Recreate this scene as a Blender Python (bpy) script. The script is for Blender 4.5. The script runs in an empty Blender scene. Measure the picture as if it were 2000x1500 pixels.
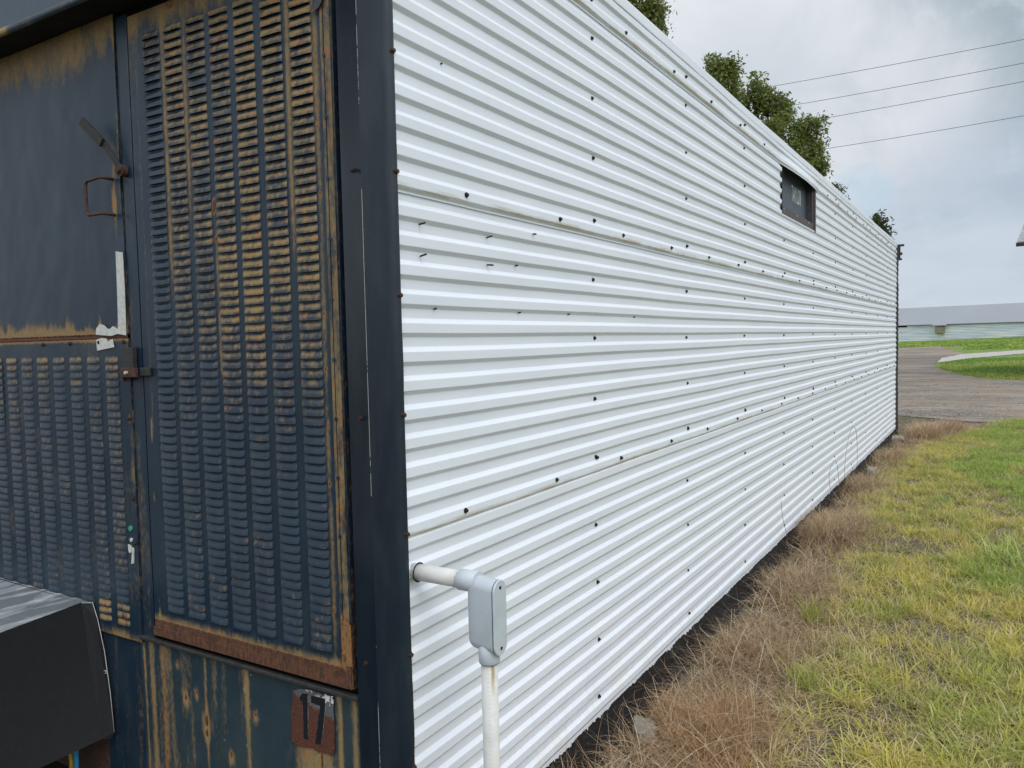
import bpy, math, random
import numpy as np
from mathutils import Vector, Matrix
random.seed(7); RNG = np.random.default_rng(7)
SC = bpy.context.scene
# ------------------------------------------------------------------ camera
cam_d = bpy.data.cameras.new('camera'); cam = bpy.data.objects.new('camera', cam_d)
SC.collection.objects.link(cam); SC.camera = cam
yaw, pitch, roll = math.radians(-31.44693), math.radians(-3.04995), math.radians(-1.26747)
F = Vector((math.sin(yaw)*math.cos(pitch), math.cos(yaw)*math.cos(pitch), math.sin(pitch)))
R = Vector((math.cos(yaw), -math.sin(yaw), 0)); U = R.cross(F)
R2 = R*math.cos(roll)+U*math.sin(roll); U2 = -R*math.sin(roll)+U*math.cos(roll)
CAM = Vector((1.33451, -1.61655, 1.49835))
m = Matrix((R2, U2, -F)).transposed().to_4x4(); m.translation = CAM
cam.matrix_world = m
cam_d.sensor_width = 36; cam_d.lens = 1546.6/2000*36; cam_d.clip_start = .05; cam_d.clip_end = 2000
# ------------------------------------------------------------------ exposure, sun, sky
SC.view_settings.view_transform = 'Standard'; SC.view_settings.look = 'None'
SC.view_settings.exposure = 0.0; SC.view_settings.gamma = 1
SUN_EL, SUN_AZ = math.radians(52), math.radians(118)      # azimuth clockwise from +Y
sd = bpy.data.lights.new('sun', 'SUN'); sd.energy = 1.35; sd.angle = math.radians(38); sd.color = (1, .95, .87)
sun = bpy.data.objects.new('sun', sd); SC.collection.objects.link(sun)
sdir = Vector((math.sin(SUN_AZ)*math.cos(SUN_EL), math.cos(SUN_AZ)*math.cos(SUN_EL), math.sin(SUN_EL)))
sun.rotation_euler = sdir.to_track_quat('Z', 'Y').to_euler()
world = bpy.data.worlds.new('World'); SC.world = world; world.use_nodes = True
wt = world.node_tree; wt.nodes.clear()
class NT:
    def __init__(s, t): s.t = t
    def n(s, typ, **k):
        o = s.t.nodes.new(typ)
        for a, v in k.items(): setattr(o, a, v)
        return o
    def put(s, sock, v):
        if isinstance(v, bpy.types.NodeSocket): s.t.links.new(v, sock)
        elif v is not None: sock.default_value = v
    def math(s, op, a, b=None, c=None, clamp=False):
        o = s.n('ShaderNodeMath', operation=op, use_clamp=clamp)
        for i, v in enumerate((a, b, c)):
            if v is not None: s.put(o.inputs[i], v)
        return o.outputs[0]
    def ss(s, v, lo, hi):
        o = s.n('ShaderNodeMapRange', interpolation_type='SMOOTHSTEP')
        s.put(o.inputs[0], v); s.put(o.inputs[1], lo); s.put(o.inputs[2], hi)
        return o.outputs[0]
    def lin(s, v, a, b, c, d):
        o = s.n('ShaderNodeMapRange'); s.put(o.inputs[0], v)
        for i, q in enumerate((a, b, c, d)): s.put(o.inputs[i+1], q)
        return o.outputs[0]
    def mix(s, f, a, b, mode='MIX'):
        o = s.n('ShaderNodeMix', data_type='RGBA', blend_type=mode)
        s.put(o.inputs[0], f)
        for i, v in ((6, a), (7, b)):
            if isinstance(v, tuple) and len(v) == 3: v = (*v, 1)
            s.put(o.inputs[i], v)
        return o.outputs[2]
    def noise(s, vec, scale, detail=4, rough=.55, dist=0):
        o = s.n('ShaderNodeTexNoise'); s.put(o.inputs['Vector'], vec)
        o.inputs['Scale'].default_value = scale; o.inputs['Detail'].default_value = detail
        o.inputs['Roughness'].default_value = rough; o.inputs['Distortion'].default_value = dist
        return o.outputs[0]
    def scale(s, vec, sc):
        o = s.n('ShaderNodeVectorMath', operation='MULTIPLY'); s.put(o.inputs[0], vec); o.inputs[1].default_value = sc
        return o.outputs[0]
    def sep(s, vec):
        o = s.n('ShaderNodeSeparateXYZ'); s.put(o.inputs[0], vec); return o.outputs
w = NT(wt)
geo = w.n('ShaderNodeTexCoord').outputs['Generated']
sky = w.n('ShaderNodeTexSky', sky_type='NISHITA', sun_disc=False, sun_elevation=SUN_EL, sun_rotation=SUN_AZ)
skyc = w.mix(1.0, sky.outputs[0], (.10, .10, .10), 'MULTIPLY')
xyz = w.sep(geo)
# cloud layer: project the direction on a plane overhead
zc = w.math('MAXIMUM', xyz[2], .0)
zc2 = w.math('ADD', zc, .16)
comb = w.n('ShaderNodeCombineXYZ')
w.put(comb.inputs[0], w.math('DIVIDE', xyz[0], zc2)); w.put(comb.inputs[1], w.math('DIVIDE', xyz[1], zc2)); w.put(comb.inputs[2], .35)
n1 = w.noise(comb.outputs[0], .85, 7, .56, .3)
n2 = w.noise(comb.outputs[0], 2.6, 6, .6, .2)
n3 = w.noise(geo, 6.5, 7, .62, .5)
base = w.mix(w.ss(n1, .36, .66), (.50, .57, .635), (.80, .83, .88))
base = w.mix(w.math('MULTIPLY', w.ss(n2, .5, .75), .35), base, (.84, .86, .90))
def blob(col, d, rad, amt, out):
    global base
    v = w.n('ShaderNodeVectorMath', operation='DOT_PRODUCT')
    w.put(v.inputs[0], geo); v.inputs[1].default_value = Vector(d).normalized()
    c = w.math('ADD', v.outputs['Value'], w.math('MULTIPLY', w.math('SUBTRACT', n3, .5), (1-math.cos(math.radians(rad)))*5.0))
    f = w.ss(c, math.cos(math.radians(rad*1.25)), 1.0)
    base = w.mix(w.math('MULTIPLY', f, amt), base, col)
blob((.34, .42, .48), (.03, .945, .34), 10, .95, 0)       # darker grey bank, upper right
blob((.80, .82, .88), (-.24, .90, .36), 8, .8, 0)     # bright bank
blob((.52, .60, .66), (-.24, .93, .27), 6, .6, 0)
blob((.80, .82, .87), (-.09, .962, .245), 6, .75, 0)    # bright break in the middle
blob((.47, .56, .68), (.00, .985, .12), 7, .6, 0)       # bluish lower bank
blob((.50, .68, .80), (-.127, .979, .162), 1.6, .45, 0)  # small gap of blue
blob((.62, .70, .78), (-.04, 1, .03), 5, .6, 0)
mask = w.ss(n1, .30, .42)
skymix = w.mix(w.math('ADD', w.math('MULTIPLY', mask, .25), .75), skyc, base)
# clouds are brighter toward the hidden sun and overhead
dv = w.n('ShaderNodeVectorMath', operation='DOT_PRODUCT'); w.put(dv.inputs[0], geo); dv.inputs[1].default_value = sdir
br = w.math('ADD', w.math('MULTIPLY', w.ss(dv.outputs['Value'], -.2, 1.0), .75), w.lin(xyz[2], .35, 1.0, 1.0, 1.25))
bg = w.n('ShaderNodeBackground'); w.put(bg.inputs[0], skymix); w.put(bg.inputs[1], br)
wo = w.n('ShaderNodeOutputWorld'); wt.links.new(bg.outputs[0], wo.inputs[0])

# ------------------------------------------------------------------ helpers
COL = SC.collection
def mat(name, build):
    M = bpy.data.materials.new(name); M.use_nodes = True; M.node_tree.nodes.clear()
    t = NT(M.node_tree); b = t.n('ShaderNodeBsdfPrincipled'); b.inputs['Specular IOR Level'].default_value = .42; o = t.n('ShaderNodeOutputMaterial')
    M.node_tree.links.new(b.outputs[0], o.inputs[0])
    build(t, b, o); return M
def bump(t, b, h, strength, dist):
    n = t.n('ShaderNodeBump'); t.put(n.inputs['Height'], h); n.inputs['Strength'].default_value = strength
    n.inputs['Distance'].default_value = dist; t.put(b.inputs['Normal'], n.outputs[0]); return n
def simple(name, c, r=.5, metal=0, var=.15, sc=12, bmp=.2, bd=.002, c2=None):
    def f(t, b, o):
        p = t.n('ShaderNodeNewGeometry').outputs['Position']
        n = t.noise(p, sc, 6, .6)
        c2_ = c2 or tuple(max(0, x*(1-var*2)) for x in c)
        t.put(b.inputs['Base Color'], t.mix(t.ss(n, .35, .7), c, c2_))
        t.put(b.inputs['Roughness'], t.lin(n, .3, .7, r-.08, r+.1)); b.inputs['Metallic'].default_value = metal
        if bmp: bump(t, b, t.noise(p, sc*8, 4, .6), bmp, bd)
    return mat(name, f)

class MB:
    def __init__(s): s.v = []; s.f = []; s.mi = []; s.sm = []; s.a = []
    def add(s, vs, fs, mi=0, smooth=False, attr=None):
        o = len(s.v); s.v += [tuple(v) for v in vs]; s.f += [tuple(i+o for i in f) for f in fs]
        s.mi += [mi]*len(fs); s.sm += [smooth]*len(fs)
        s.a += (attr if attr is not None else [(0, 0, 0)]*len(vs))
        return s
    def box(s, x0, x1, y0, y1, z0, z1, mi=0, bev=0.0):
        if bev <= 0:
            v = [(x, y, z) for x in (x0, x1) for y in (y0, y1) for z in (z0, z1)]
            return s.add(v, [(0, 1, 3, 2), (4, 6, 7, 5), (0, 4, 5, 1), (2, 3, 7, 6), (0, 2, 6, 4), (1, 5, 7, 3)], mi)
        import bmesh
        bm = bmesh.new(); bmesh.ops.create_cube(bm, size=1)
        for v in bm.verts: v.co = Vector(((x0+x1)/2+v.co.x*(x1-x0), (y0+y1)/2+v.co.y*(y1-y0), (z0+z1)/2+v.co.z*(z1-z0)))
        bmesh.ops.bevel(bm, geom=list(bm.edges), offset=bev, segments=2, affect='EDGES', profile=.5)
        bm.verts.index_update(); s.add([v.co[:] for v in bm.verts], [[v.index for v in f.verts] for f in bm.faces], mi); bm.free(); return s
    def tube(s, pts, r, n=10, mi=0, caps=True, r2=None, smooth=True):
        pts = [Vector(p) for p in pts]; o = len(s.v); vs = []; fs = []
        up = Vector((0, 0, 1)); prev = None
        for i, p in enumerate(pts):
            d = (pts[min(i+1, len(pts)-1)]-pts[max(i-1, 0)]).normalized()
            if prev is None:
                a = d.cross(up);
                if a.length < .05: a = d.cross(Vector((1, 0, 0)))
            else: a = prev-d*prev.dot(d)
            a.normalize(); prev = a; b = d.cross(a)
            rr = r[i] if isinstance(r, (list, tuple)) else (r if r2 is None else r+(r2-r)*i/(len(pts)-1))
            vs += [tuple(p+(a*math.cos(2*math.pi*k/n)+b*math.sin(2*math.pi*k/n))*rr) for k in range(n)]
        for i in range(len(pts)-1):
            for k in range(n):
                k2 = (k+1) % n; fs.append((i*n+k, i*n+k2, (i+1)*n+k2, (i+1)*n+k))
        s.add(vs, fs, mi, smooth)
        if caps:
            s.f += [tuple(o+k for k in range(n))[::-1], tuple(o+(len(pts)-1)*n+k for k in range(n))]; s.mi += [mi, mi]; s.sm += [False, False]
        return s
    def prism(s, outline, place, t, mi=0):
        """outline 2-D points; place(a,b,depth)->xyz ; thickness t"""
        n = len(outline)
        vs = [place(a, b, 0) for a, b in outline]+[place(a, b, t) for a, b in outline]
        fs = [tuple(range(n)), tuple(range(2*n-1, n-1, -1))]+[(i, i+n, (i+1) % n+n, (i+1) % n) for i in range(n)]
        return s.add(vs, fs, mi)
    def grid(s, P, mi=0, smooth=False, attr=None):
        """P: array (n,m,3)"""
        n, mm = P.shape[:2]; fs = [(i*mm+j, i*mm+j+1, (i+1)*mm+j+1, (i+1)*mm+j) for i in range(n-1) for j in range(mm-1)]
        return s.add(P.reshape(-1, 3).tolist(), fs, mi, smooth, None if attr is None else attr.reshape(-1, 3).tolist())
    def build(s, name, mats, parent=None, attr=False):
        me = bpy.data.meshes.new(name); me.from_pydata(s.v, [], s.f)
        if not isinstance(mats, (list, tuple)): mats = [mats]
        for M in mats: me.materials.append(M)
        me.polygons.foreach_set('material_index', s.mi); me.polygons.foreach_set('use_smooth', s.sm)
        if attr:
            A = me.attributes.new('wear', 'FLOAT_COLOR', 'POINT')
            c = np.ones((len(s.v), 4), np.float32); c[:, :3] = np.array(s.a); A.data.foreach_set('color', c.ravel())
        me.update()
        import bmesh
        bm = bmesh.new(); bm.from_mesh(me); bmesh.ops.recalc_face_normals(bm, faces=bm.faces); bm.to_mesh(me); bm.free()
        o = bpy.data.objects.new(name, me); COL.objects.link(o)
        if parent: o.parent = parent
        return o
def thing(name, label, cat, loc=(0, 0, 0), group=None):
    o = bpy.data.objects.new(name, None); COL.objects.link(o); o.location = loc; o.empty_display_size = .2
    o['label'] = label; o['category'] = cat
    if group: o['group'] = group
    return o
def tag(o, label=None, cat=None, group=None, kind=None):
    for k, v in (('label', label), ('category', cat), ('group', group), ('kind', kind)):
        if v: o[k] = v
    return o
def inst(src, parent, loc, rot=None, sc=None):
    c = src.copy(); COL.objects.link(c); c.parent = parent; c.location = loc
    if rot: c.rotation_euler = rot
    if sc: c.scale = sc
    return c
def vn(x, y, seed=0):
    """value noise 0..1"""
    x = np.asarray(x, float); y = np.asarray(y, float)
    xi = np.floor(x).astype(np.int64); yi = np.floor(y).astype(np.int64); fx = x-xi; fy = y-yi
    fx = fx*fx*(3-2*fx); fy = fy*fy*(3-2*fy)
    def h(a, b):
        n = (a*374761393+b*668265263+seed*1442695041) & 0x7fffffff
        n = ((n ^ (n >> 13))*1274126177) & 0x7fffffff
        return ((n ^ (n >> 16)) & 0xffff)/65535.
    return (h(xi, yi)*(1-fx)+h(xi+1, yi)*fx)*(1-fy)+(h(xi, yi+1)*(1-fx)+h(xi+1, yi+1)*fx)*fy
def fbm(x, y, seed=0, o=4):
    s = 0; a = .5; t = 0
    for i in range(o): s = s+a*vn(np.asarray(x)*2**i, np.asarray(y)*2**i, seed+i); t += a; a *= .55
    return s/t
def sst(x, a, b):
    t = np.clip((np.asarray(x, float)-a)/(b-a), 0, 1); return t*t*(3-2*t)
def hgt(x, y):
    s = sst(y, 25, 120)
    return -.1+s*(.29+np.clip(np.asarray(x, float)+11.4, -20, 60)*.0295)+(fbm(np.asarray(x)*.9, np.asarray(y)*.9, 3)-.5)*.03*sst(np.asarray(x, float), .0, .8)

# ------------------------------------------------------------------ materials
def _white(t, b, o):
    p = t.n('ShaderNodeNewGeometry').outputs['Position']; X = t.sep(p)
    n = t.noise(t.scale(p, (1, .6, 3)), 2.2, 5, .6)
    streak = t.noise(t.scale(p, (1, 9, .8)), 1.6, 5, .65)
    n9 = t.noise(t.scale(p, (1, 14, 1.5)), 2.5, 6, .7)
    c = t.mix(t.ss(n, .3, .75), (.70, .738, .80), (.65, .692, .76))
    c = t.mix(t.math('MULTIPLY', t.ss(streak, .56, .8), .22), c, (.58, .60, .54))
    c = t.mix(t.math('MULTIPLY', t.math('MULTIPLY', t.ss(n9, .5, .72), t.ss(X[2], .30, .02)), .45), c, (.50, .46, .36))
    # rust-brown run-off collecting above each lap
    for zz in (2.746, 1.907, .979):
        d = t.math('ABSOLUTE', t.math('SUBTRACT', X[2], zz+.006))
        band = t.ss(d, .014, .004)
        nn = t.noise(t.scale(p, (1, 2.2, 20)), 1.5, 5, .7)
        c = t.mix(t.math('MULTIPLY', t.math('MULTIPLY', band, t.ss(nn, .38, .62)), .75), c, (.42, .36, .26))
    low = t.math('MULTIPLY', t.ss(X[2], .20, .0), t.ss(t.noise(p, 3.5, 5, .6), .45, .7))
    near = t.ss(X[1], 2.5, .2)
    c = t.mix(t.math('MULTIPLY', t.math('MULTIPLY', low, near), .6), c, (.62, .56, .38))
    sp = t.ss(t.noise(p, 160, 2, .5), .72, .78)
    c = t.mix(t.math('MULTIPLY', sp, .35), c, (.35, .32, .27))
    t.put(b.inputs['Base Color'], c); t.put(b.inputs['Roughness'], t.lin(n, .3, .7, .32, .5))
    bump(t, b, t.noise(t.scale(p, (1, 1, 1)), 90, 3, .5), .05, .001)
WHITE = mat('white_painted_steel', _white)
def wear_mat(name, navy, navy2, rough=.42):
    def f(t, b, o):
        p = t.n('ShaderNodeNewGeometry').outputs['Position']
        a = t.n('ShaderNodeAttribute', attribute_name='wear'); ch = t.n('ShaderNodeSeparateColor'); t.put(ch.inputs[0], a.outputs[0])
        fine = t.noise(t.scale(p, (1, 1, .45)), 95, 5, .65)
        fine2 = t.noise(t.scale(p, (1.6, 1, .5)), 260, 4, .6)
        big = t.noise(p, 4, 5, .6)
        c = t.mix(t.ss(big, .35, .7), navy, navy2)
        c = t.mix(t.math('MULTIPLY', t.ss(fine, .60, .80), .40), c, tuple(x*2.4+.02 for x in navy))
        c = t.mix(t.math('MULTIPLY', t.ss(t.noise(t.scale(p, (1, 1, .25)), 14, 5, .6), .42, .75), .34), c, (.040, .060, .062))
        nz = t.math('ADD', t.math('MULTIPLY', t.math('SUBTRACT', fine, .5), 1.15), t.math('MULTIPLY', t.math('SUBTRACT', fine2, .5), .7))
        o_ = t.math('ADD', ch.outputs[0], nz); r_ = t.math('ADD', ch.outputs[1], nz); w_ = t.math('ADD', ch.outputs[2], t.math('MULTIPLY', nz, .8))
        mo = t.ss(o_, .22, 1.02)
        oc = t.mix(t.ss(fine2, .4, .65), (.335, .225, .085), (.185, .145, .078))
        oc = t.mix(t.ss(t.noise(p, 30, 3, .5), .52, .68), oc, (.37, .165, .050))
        c = t.mix(t.math('MULTIPLY', mo, .92), c, oc)
        c = t.mix(t.math('MULTIPLY', t.ss(r_, .27, .62), .85), c, (.36, .155, .045)); mr = t.ss(r_, .46, .72)
        rc = t.mix(t.ss(fine, .38, .62), (.135, .055, .028), (.062, .030, .02))
        c = t.mix(mr, c, rc)
        mw = t.ss(w_, .5, .62)
        c = t.mix(mw, c, (.62, .63, .60))
        t.put(b.inputs['Base Color'], c)
        rr = t.math('ADD', rough, t.math('MULTIPLY', t.math('MAXIMUM', mo, mr), .38))
        t.put(b.inputs['Roughness'], rr)
        h = t.math('ADD', t.math('MULTIPLY', mr, .6), t.math('MULTIPLY', fine, .5))
        bump(t, b, h, .25, .0015)
    return mat(name, f)
NAVY = wear_mat('weathered_navy_paint', (.0080, .0220, .042), (.0130, .031, .054), .37)
KICK = wear_mat('weathered_kick_paint', (.016, .036, .052), (.032, .055, .064), .45)
TRIM = wear_mat('navy_trim_paint', (.008, .016, .028), (.011, .020, .034), .32)
DARK = simple('dark_interior_and_shade', (.004, .004, .005), .9, bmp=0)
TAR = simple('tarred_steel', (.008, .007, .008), .85, sc=25, bmp=.8, bd=.006, c2=(.020, .016, .014))
SCREW = simple('rusted_screw', (.05, .022, .016), .6, sc=200, bmp=.3, bd=.0005)
DKSCREW = simple('dark_screw', (.03, .028, .03), .5, .5, sc=200, bmp=0)
RUSTBAR = simple('rusted_steel', (.040, .024, .020), .75, sc=60, bmp=.5, bd=.001, c2=(.095, .040, .025))
BLACKBAR = simple('black_bar', (.022, .024, .026), .6, sc=60, bmp=.4, bd=.001, c2=(.045, .04, .035))
BROWNPLATE = simple('brown_primer_plate', (.075, .065, .075), .6, sc=40, c2=(.05, .042, .04))
TAPE = simple('white_caulk', (.62, .64, .62), .6, sc=70, bmp=.8, bd=.002, c2=(.50, .50, .47))
PVC = simple('painted_conduit', (.62, .60, .55), .45, sc=30, bmp=.15, c2=(.54, .51, .44))
BOXGREY = simple('grey_pvc', (.47, .52, .57), .42, sc=18, bmp=.08, c2=(.42, .465, .51))
SIGNPANEL = simple('blue_grey_panel', (.050, .070, .098), .5, sc=15, c2=(.07, .09, .115))
LETTER = simple('white_lettering', (.62, .64, .64), .6, bmp=0)
NUMERAL = simple('black_numeral_paint', (.004, .006, .011), .6, sc=60, bmp=.3, bd=.0006)

# ------------------------------------------------------------------ ground, road, path
def _ground(t, b, o):
    p = t.n('ShaderNodeNewGeometry').outputs['Position']; X = t.sep(p)
    big = t.noise(p, .35, 5, .6); mid = t.noise(p, 3.0, 6, .65); fine = t.noise(p, 28, 6, .7)
    soil = t.mix(t.ss(fine, .35, .65), (.06, .045, .034), (.20, .15, .105))
    grass = t.mix(t.ss(mid, .35, .65), (.10, .185, .030), (.20, .245, .045))
    grass = t.mix(t.math('MULTIPLY', t.ss(fine, .45, .7), .5), grass, (.045, .075, .018))
    grass = t.mix(t.math('MULTIPLY', t.ss(big, .52, .66), .45), grass, (.20, .17, .06))
    far = t.ss(X[1], 14.5, 17.0)
    c = t.mix(far, t.mix(t.ss(mid, .45, .6), t.mix(t.math('MULTIPLY', t.ss(X[0], 1.6, 2.6), .8), soil, (.10, .13, .03)), (.07, .075, .028)), grass)
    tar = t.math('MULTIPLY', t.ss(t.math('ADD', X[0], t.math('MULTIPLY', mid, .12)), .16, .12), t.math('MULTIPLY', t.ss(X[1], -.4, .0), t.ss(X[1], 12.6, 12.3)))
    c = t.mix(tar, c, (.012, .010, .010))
    t.put(b.inputs['Base Color'], c); b.inputs['Roughness'].default_value = .95
    bump(t, b, t.math('ADD', mid, fine), .8, .03)
GROUND = mat('soil_and_far_turf', _ground)
xs = np.concatenate([np.linspace(-600, -20, 30), np.linspace(-18, -2, 17), np.linspace(-1.5, 5, 66), np.linspace(6, 30, 25), np.linspace(40, 600, 29)])
ys = np.concatenate([np.linspace(-200, -6, 20), np.linspace(-5, 18, 185), np.linspace(19, 160, 95), np.linspace(170, 1400, 42)])
GX, GY = np.meshgrid(xs, ys, indexing='ij'); GZ = hgt(GX, GY)
mb = MB(); mb.grid(np.stack([GX, GY, GZ], -1), smooth=True)
g = mb.build('ground', GROUND); tag(g, kind='structure')
def drape(name, poly, material, lift, jag=.25, seed=1, step=1.0):
    import bmesh
    pts = []
    for i, a in enumerate(poly):
        b = poly[(i+1) % len(poly)]; L = math.dist(a, b); k = max(1, int(L/step/.5))
        for j in range(k):
            x = a[0]+(b[0]-a[0])*j/k; y = a[1]+(b[1]-a[1])*j/k
            pts.append((x+(float(fbm(x*1.7, y*.8, seed))-.5)*jag*2, y+(float(fbm(x*1.7+9, y*.8+7, seed))-.5)*jag*4))
    bm = bmesh.new(); bm.faces.new([bm.verts.new((x, y, 0)) for x, y in pts])
    x0, x1 = min(p[0] for p in pts), max(p[0] for p in pts); y0, y1 = min(p[1] for p in pts), max(p[1] for p in pts)
    for ax, lo, hi in ((0, x0, x1), (1, y0, y1)):
        v = lo+step
        while v < hi:
            no = (1, 0, 0) if ax == 0 else (0, 1, 0); co = (v, 0, 0) if ax == 0 else (0, v, 0)
            bmesh.ops.bisect_plane(bm, geom=bm.verts[:]+bm.edges[:]+bm.faces[:], plane_co=co, plane_no=no); v += step*(1 if hi-lo < 60 else 2.5)
    bmesh.ops.triangulate(bm, faces=bm.faces)
    for v in bm.verts: v.co.z = float(hgt(v.co.x, v.co.y))+lift
    bmesh.ops.recalc_face_normals(bm, faces=bm.faces)
    me = bpy.data.meshes.new(name); bm.to_mesh(me); bm.free(); me.materials.append(material)
    if me.polygons and me.polygons[0].normal.z < 0: me.flip_normals()
    ob = bpy.data.objects.new(name, me); COL.objects.link(ob); tag(ob, kind='structure'); return ob
def _gravel(t, b, o):
    p = t.n('ShaderNodeNewGeometry').outputs['Position']
    ruts = t.noise(t.scale(p, (.22, .8, 1)), .9, 8, .7, .8); mid = t.noise(t.scale(p, (.6, 1.3, 1)), 2.4, 8, .75, .4)
    v = t.n('ShaderNodeTexVoronoi'); t.put(v.inputs['Vector'], p); v.inputs['Scale'].default_value = 14
    fine = t.noise(p, 17, 6, .75)
    c = t.mix(t.ss(ruts, .38, .62), (.165, .135, .112), (.30, .26, .215))
    c = t.mix(t.math('MULTIPLY', t.ss(mid, .47, .62), .75), c, (.10, .082, .075))
    c = t.mix(t.math('MULTIPLY', t.ss(fine, .52, .72), .6), c, (.45, .42, .38))
    c = t.mix(t.math('MULTIPLY', t.ss(t.noise(p, .35, 5), .48, .62), .55), c, (.30, .23, .165))
    X = t.sep(p); dk = t.math('MULTIPLY', t.ss(X[1], 40, 44), t.ss(X[1], 58, 52)); c = t.mix(t.math('MULTIPLY', dk, .55), c, (.11, .09, .085))
    t.put(b.inputs['Base Color'], c); b.inputs['Roughness'].default_value = .95
    bump(t, b, t.math('ADD', v.outputs[0], fine), .9, .03)
GRAVEL = mat('gravel_and_dirt', _gravel)
drape('gravel_road', [(-34, 77), (-6.3, 77.6), (-2.8, 78.6), (-1.6, 66.6), (-.36, 57.7), (-1.26, 50), (-1.16, 43.5), (-1.13, 41), (-.68, 36.3), (.33, 31), (1.28, 28.7), (2.1, 28.4),
      (34, 26), (34, 15), (1.77, 15.03), (1.39, 14.7), (1.0, 14.6), (.59, 14.8), (.15, 15.1), (-.31, 15.5), (-5, 15.3), (-34, 15.6)], GRAVEL, .012)
PATHM = simple('pale_concrete', (.42, .40, .37), .9, sc=3, bmp=.4, c2=(.34, .32, .29))
drape('path', [(30, 75), (2.99, 62.9), (-.48, 56.8), (-1.3, 50), (-1.2, 43.6), (.25, 49.5), (2.81, 56), (30, 66)], PATHM, .024, .08, 4)

# ------------------------------------------------------------------ the container
C = thing('container_building', 'long white ribbed container building with rusty navy louvred end and small opening near its roof', 'container building')
L = 12.16
# box body behind the skins
mb = MB(); mb.box(-2.44, -.16, .16, L-.02, 0.0, 2.88); mb.box(-.16, -.03, .16, 4.33, 0, 2.88); mb.box(-.16, -.03, 5.62, L-.02, 0, 2.88)
mb.box(-.16, -.03, 4.33, 5.62, 0, 2.37); mb.build('core', DARK, C)
PITCH = .0772
def profile(z0, z1, lap=0.0):
    """(x,z) points going up; phase 0 at z0 = foot of the down-facing slope"""
    pts = [(0.0+lap, z0-.005)]; z = z0; seq = ((.0000, 0.0), (.0118, .0098), (.0380, .0098), (.0515, 0.0))
    while z < z1-.001:
        for dz, x in seq:
            if z+dz <= z1+.0005: pts.append((x+lap, z+dz))
        z += PITCH
    pts.append((pts[-1][0], z1)); return pts
def siding(mbx, z0, z1, y0, y1, lap, ztop_clip=None, bulge=None):
    pr = profile(z0, z1, lap)
    if ztop_clip is not None: 
        pr = [p for p in pr if p[1] < ztop_clip]+[(pr[[i for i, p in enumerate(pr) if p[1] < ztop_clip][-1]][0], ztop_clip)]
    # round the bends a little: every corner becomes two points
    q = [pr[0]]
    for a, b_, c in zip(pr, pr[1:], pr[2:]):
        for k, other in ((.12, a), (.12, c)):
            d = math.dist(b_, other); kk = min(.0009/d, .45) if d > 1e-6 else 0
            q.append((b_[0]+(other[0]-b_[0])*kk, b_[1]+(other[1]-b_[1])*kk))
    q.append(pr[-1])
    q = np.array(q); yy = np.linspace(y0, y1, max(2, int((y1-y0)/.06)))
    Y, XX = np.meshgrid(yy, q[:, 0], indexing='ij'); _, ZZ = np.meshgrid(yy, q[:, 1], indexing='ij')
    wob = (fbm(Y*1.3, ZZ*3.0, 11)-.5)*.006+(vn(Y*6, ZZ*13, 12)-.5)*.0012
    wz = (fbm(Y*.9, ZZ*.5, 15)-.5)*.008
    X2 = XX+wob; Z2 = ZZ+wz
    if bulge is not None:
        t_ = np.clip((Y-bulge[0])/(bulge[1]-bulge[0]), 0, 1); k = np.sin(np.pi*t_)**1.0
        low = 1-np.clip((ZZ-z0)/.10, 0, 1); X2 = X2+k*low*.045; Z2 = Z2-k*low*.018
    P = np.stack([X2, Y, Z2], -1); mbx.grid(P)
    # thickness lip along the lower edge
    e = P[:, 0, :]; e2 = e.copy(); e2[:, 0] -= .004; e2[:, 2] += .001; mbx.grid(np.stack([e, e2], 1))
S1, S2, S3 = 2.740, 1.901, .975
for (z0, z1, lap, nm) in ((.008, S3+.02, -.0045, 0), (S3, S2+.02, 0.0, 1)):
    mb = MB(); siding(mb, z0, z1, .0075, L, lap)
    if nm == 0:      # ragged overspray edge at the foot
        yy = np.arange(.0075, L, .004); d = (fbm(yy*9, yy*0, 41, 3)-.5)*.022+(fbm(yy*60, yy*0, 43, 3)-.5)*.018+np.where(vn(yy*70, yy*0, 5) > .9, -.009, 0)
        P = np.stack([np.stack([yy*0+.0010, yy, yy*0+.012], -1), np.stack([yy*0+.0005, yy, -.004+np.minimum(d, .004)-.004], -1)], 1); mb.grid(P)
    mb.build('siding_sheet', WHITE, C)
mb = MB(); siding(mb, S2, S1+.02, .0075, 4.352, .0045); siding(mb, S2, S1+.02, 4.352, 5.60, .0045, ztop_clip=2.385); siding(mb, S2, S1+.02, 5.60, L, .0045)
mb.build('siding_sheet', WHITE, C)
mb = MB(); siding(mb, S1, 2.872, .0075, 4.28, .0088); siding(mb, S1, 2.872, 4.28, 5.75, .0088, bulge=(4.28, 5.75)); siding(mb, S1, 2.872, 5.75, L, .0088)
mb.build('siding_sheet', WHITE, C)
# roof and its edge trim
mb = MB(); yy = np.linspace(-.02, L+.03, 160); wv = (fbm(yy*1.1, yy*0, 51)-.5)*.010
prof = [(.000, 2.8605), (.0175, 2.8605), (.0185, 2.866), (.0185, 2.903), (.015, 2.909), (-.06, 2.916)]
mb.grid(np.stack([np.stack([np.full_like(yy, x)+wv*.6, yy, np.full_like(yy, z)+wv], -1) for x, z in prof], 1))
mb.build('roof_trim', WHITE, C)
mb = MB(); mb.box(-2.47, -.055, .0, L+.02, 2.885, 2.912); mb.build('roof', WHITE, C)
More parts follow.
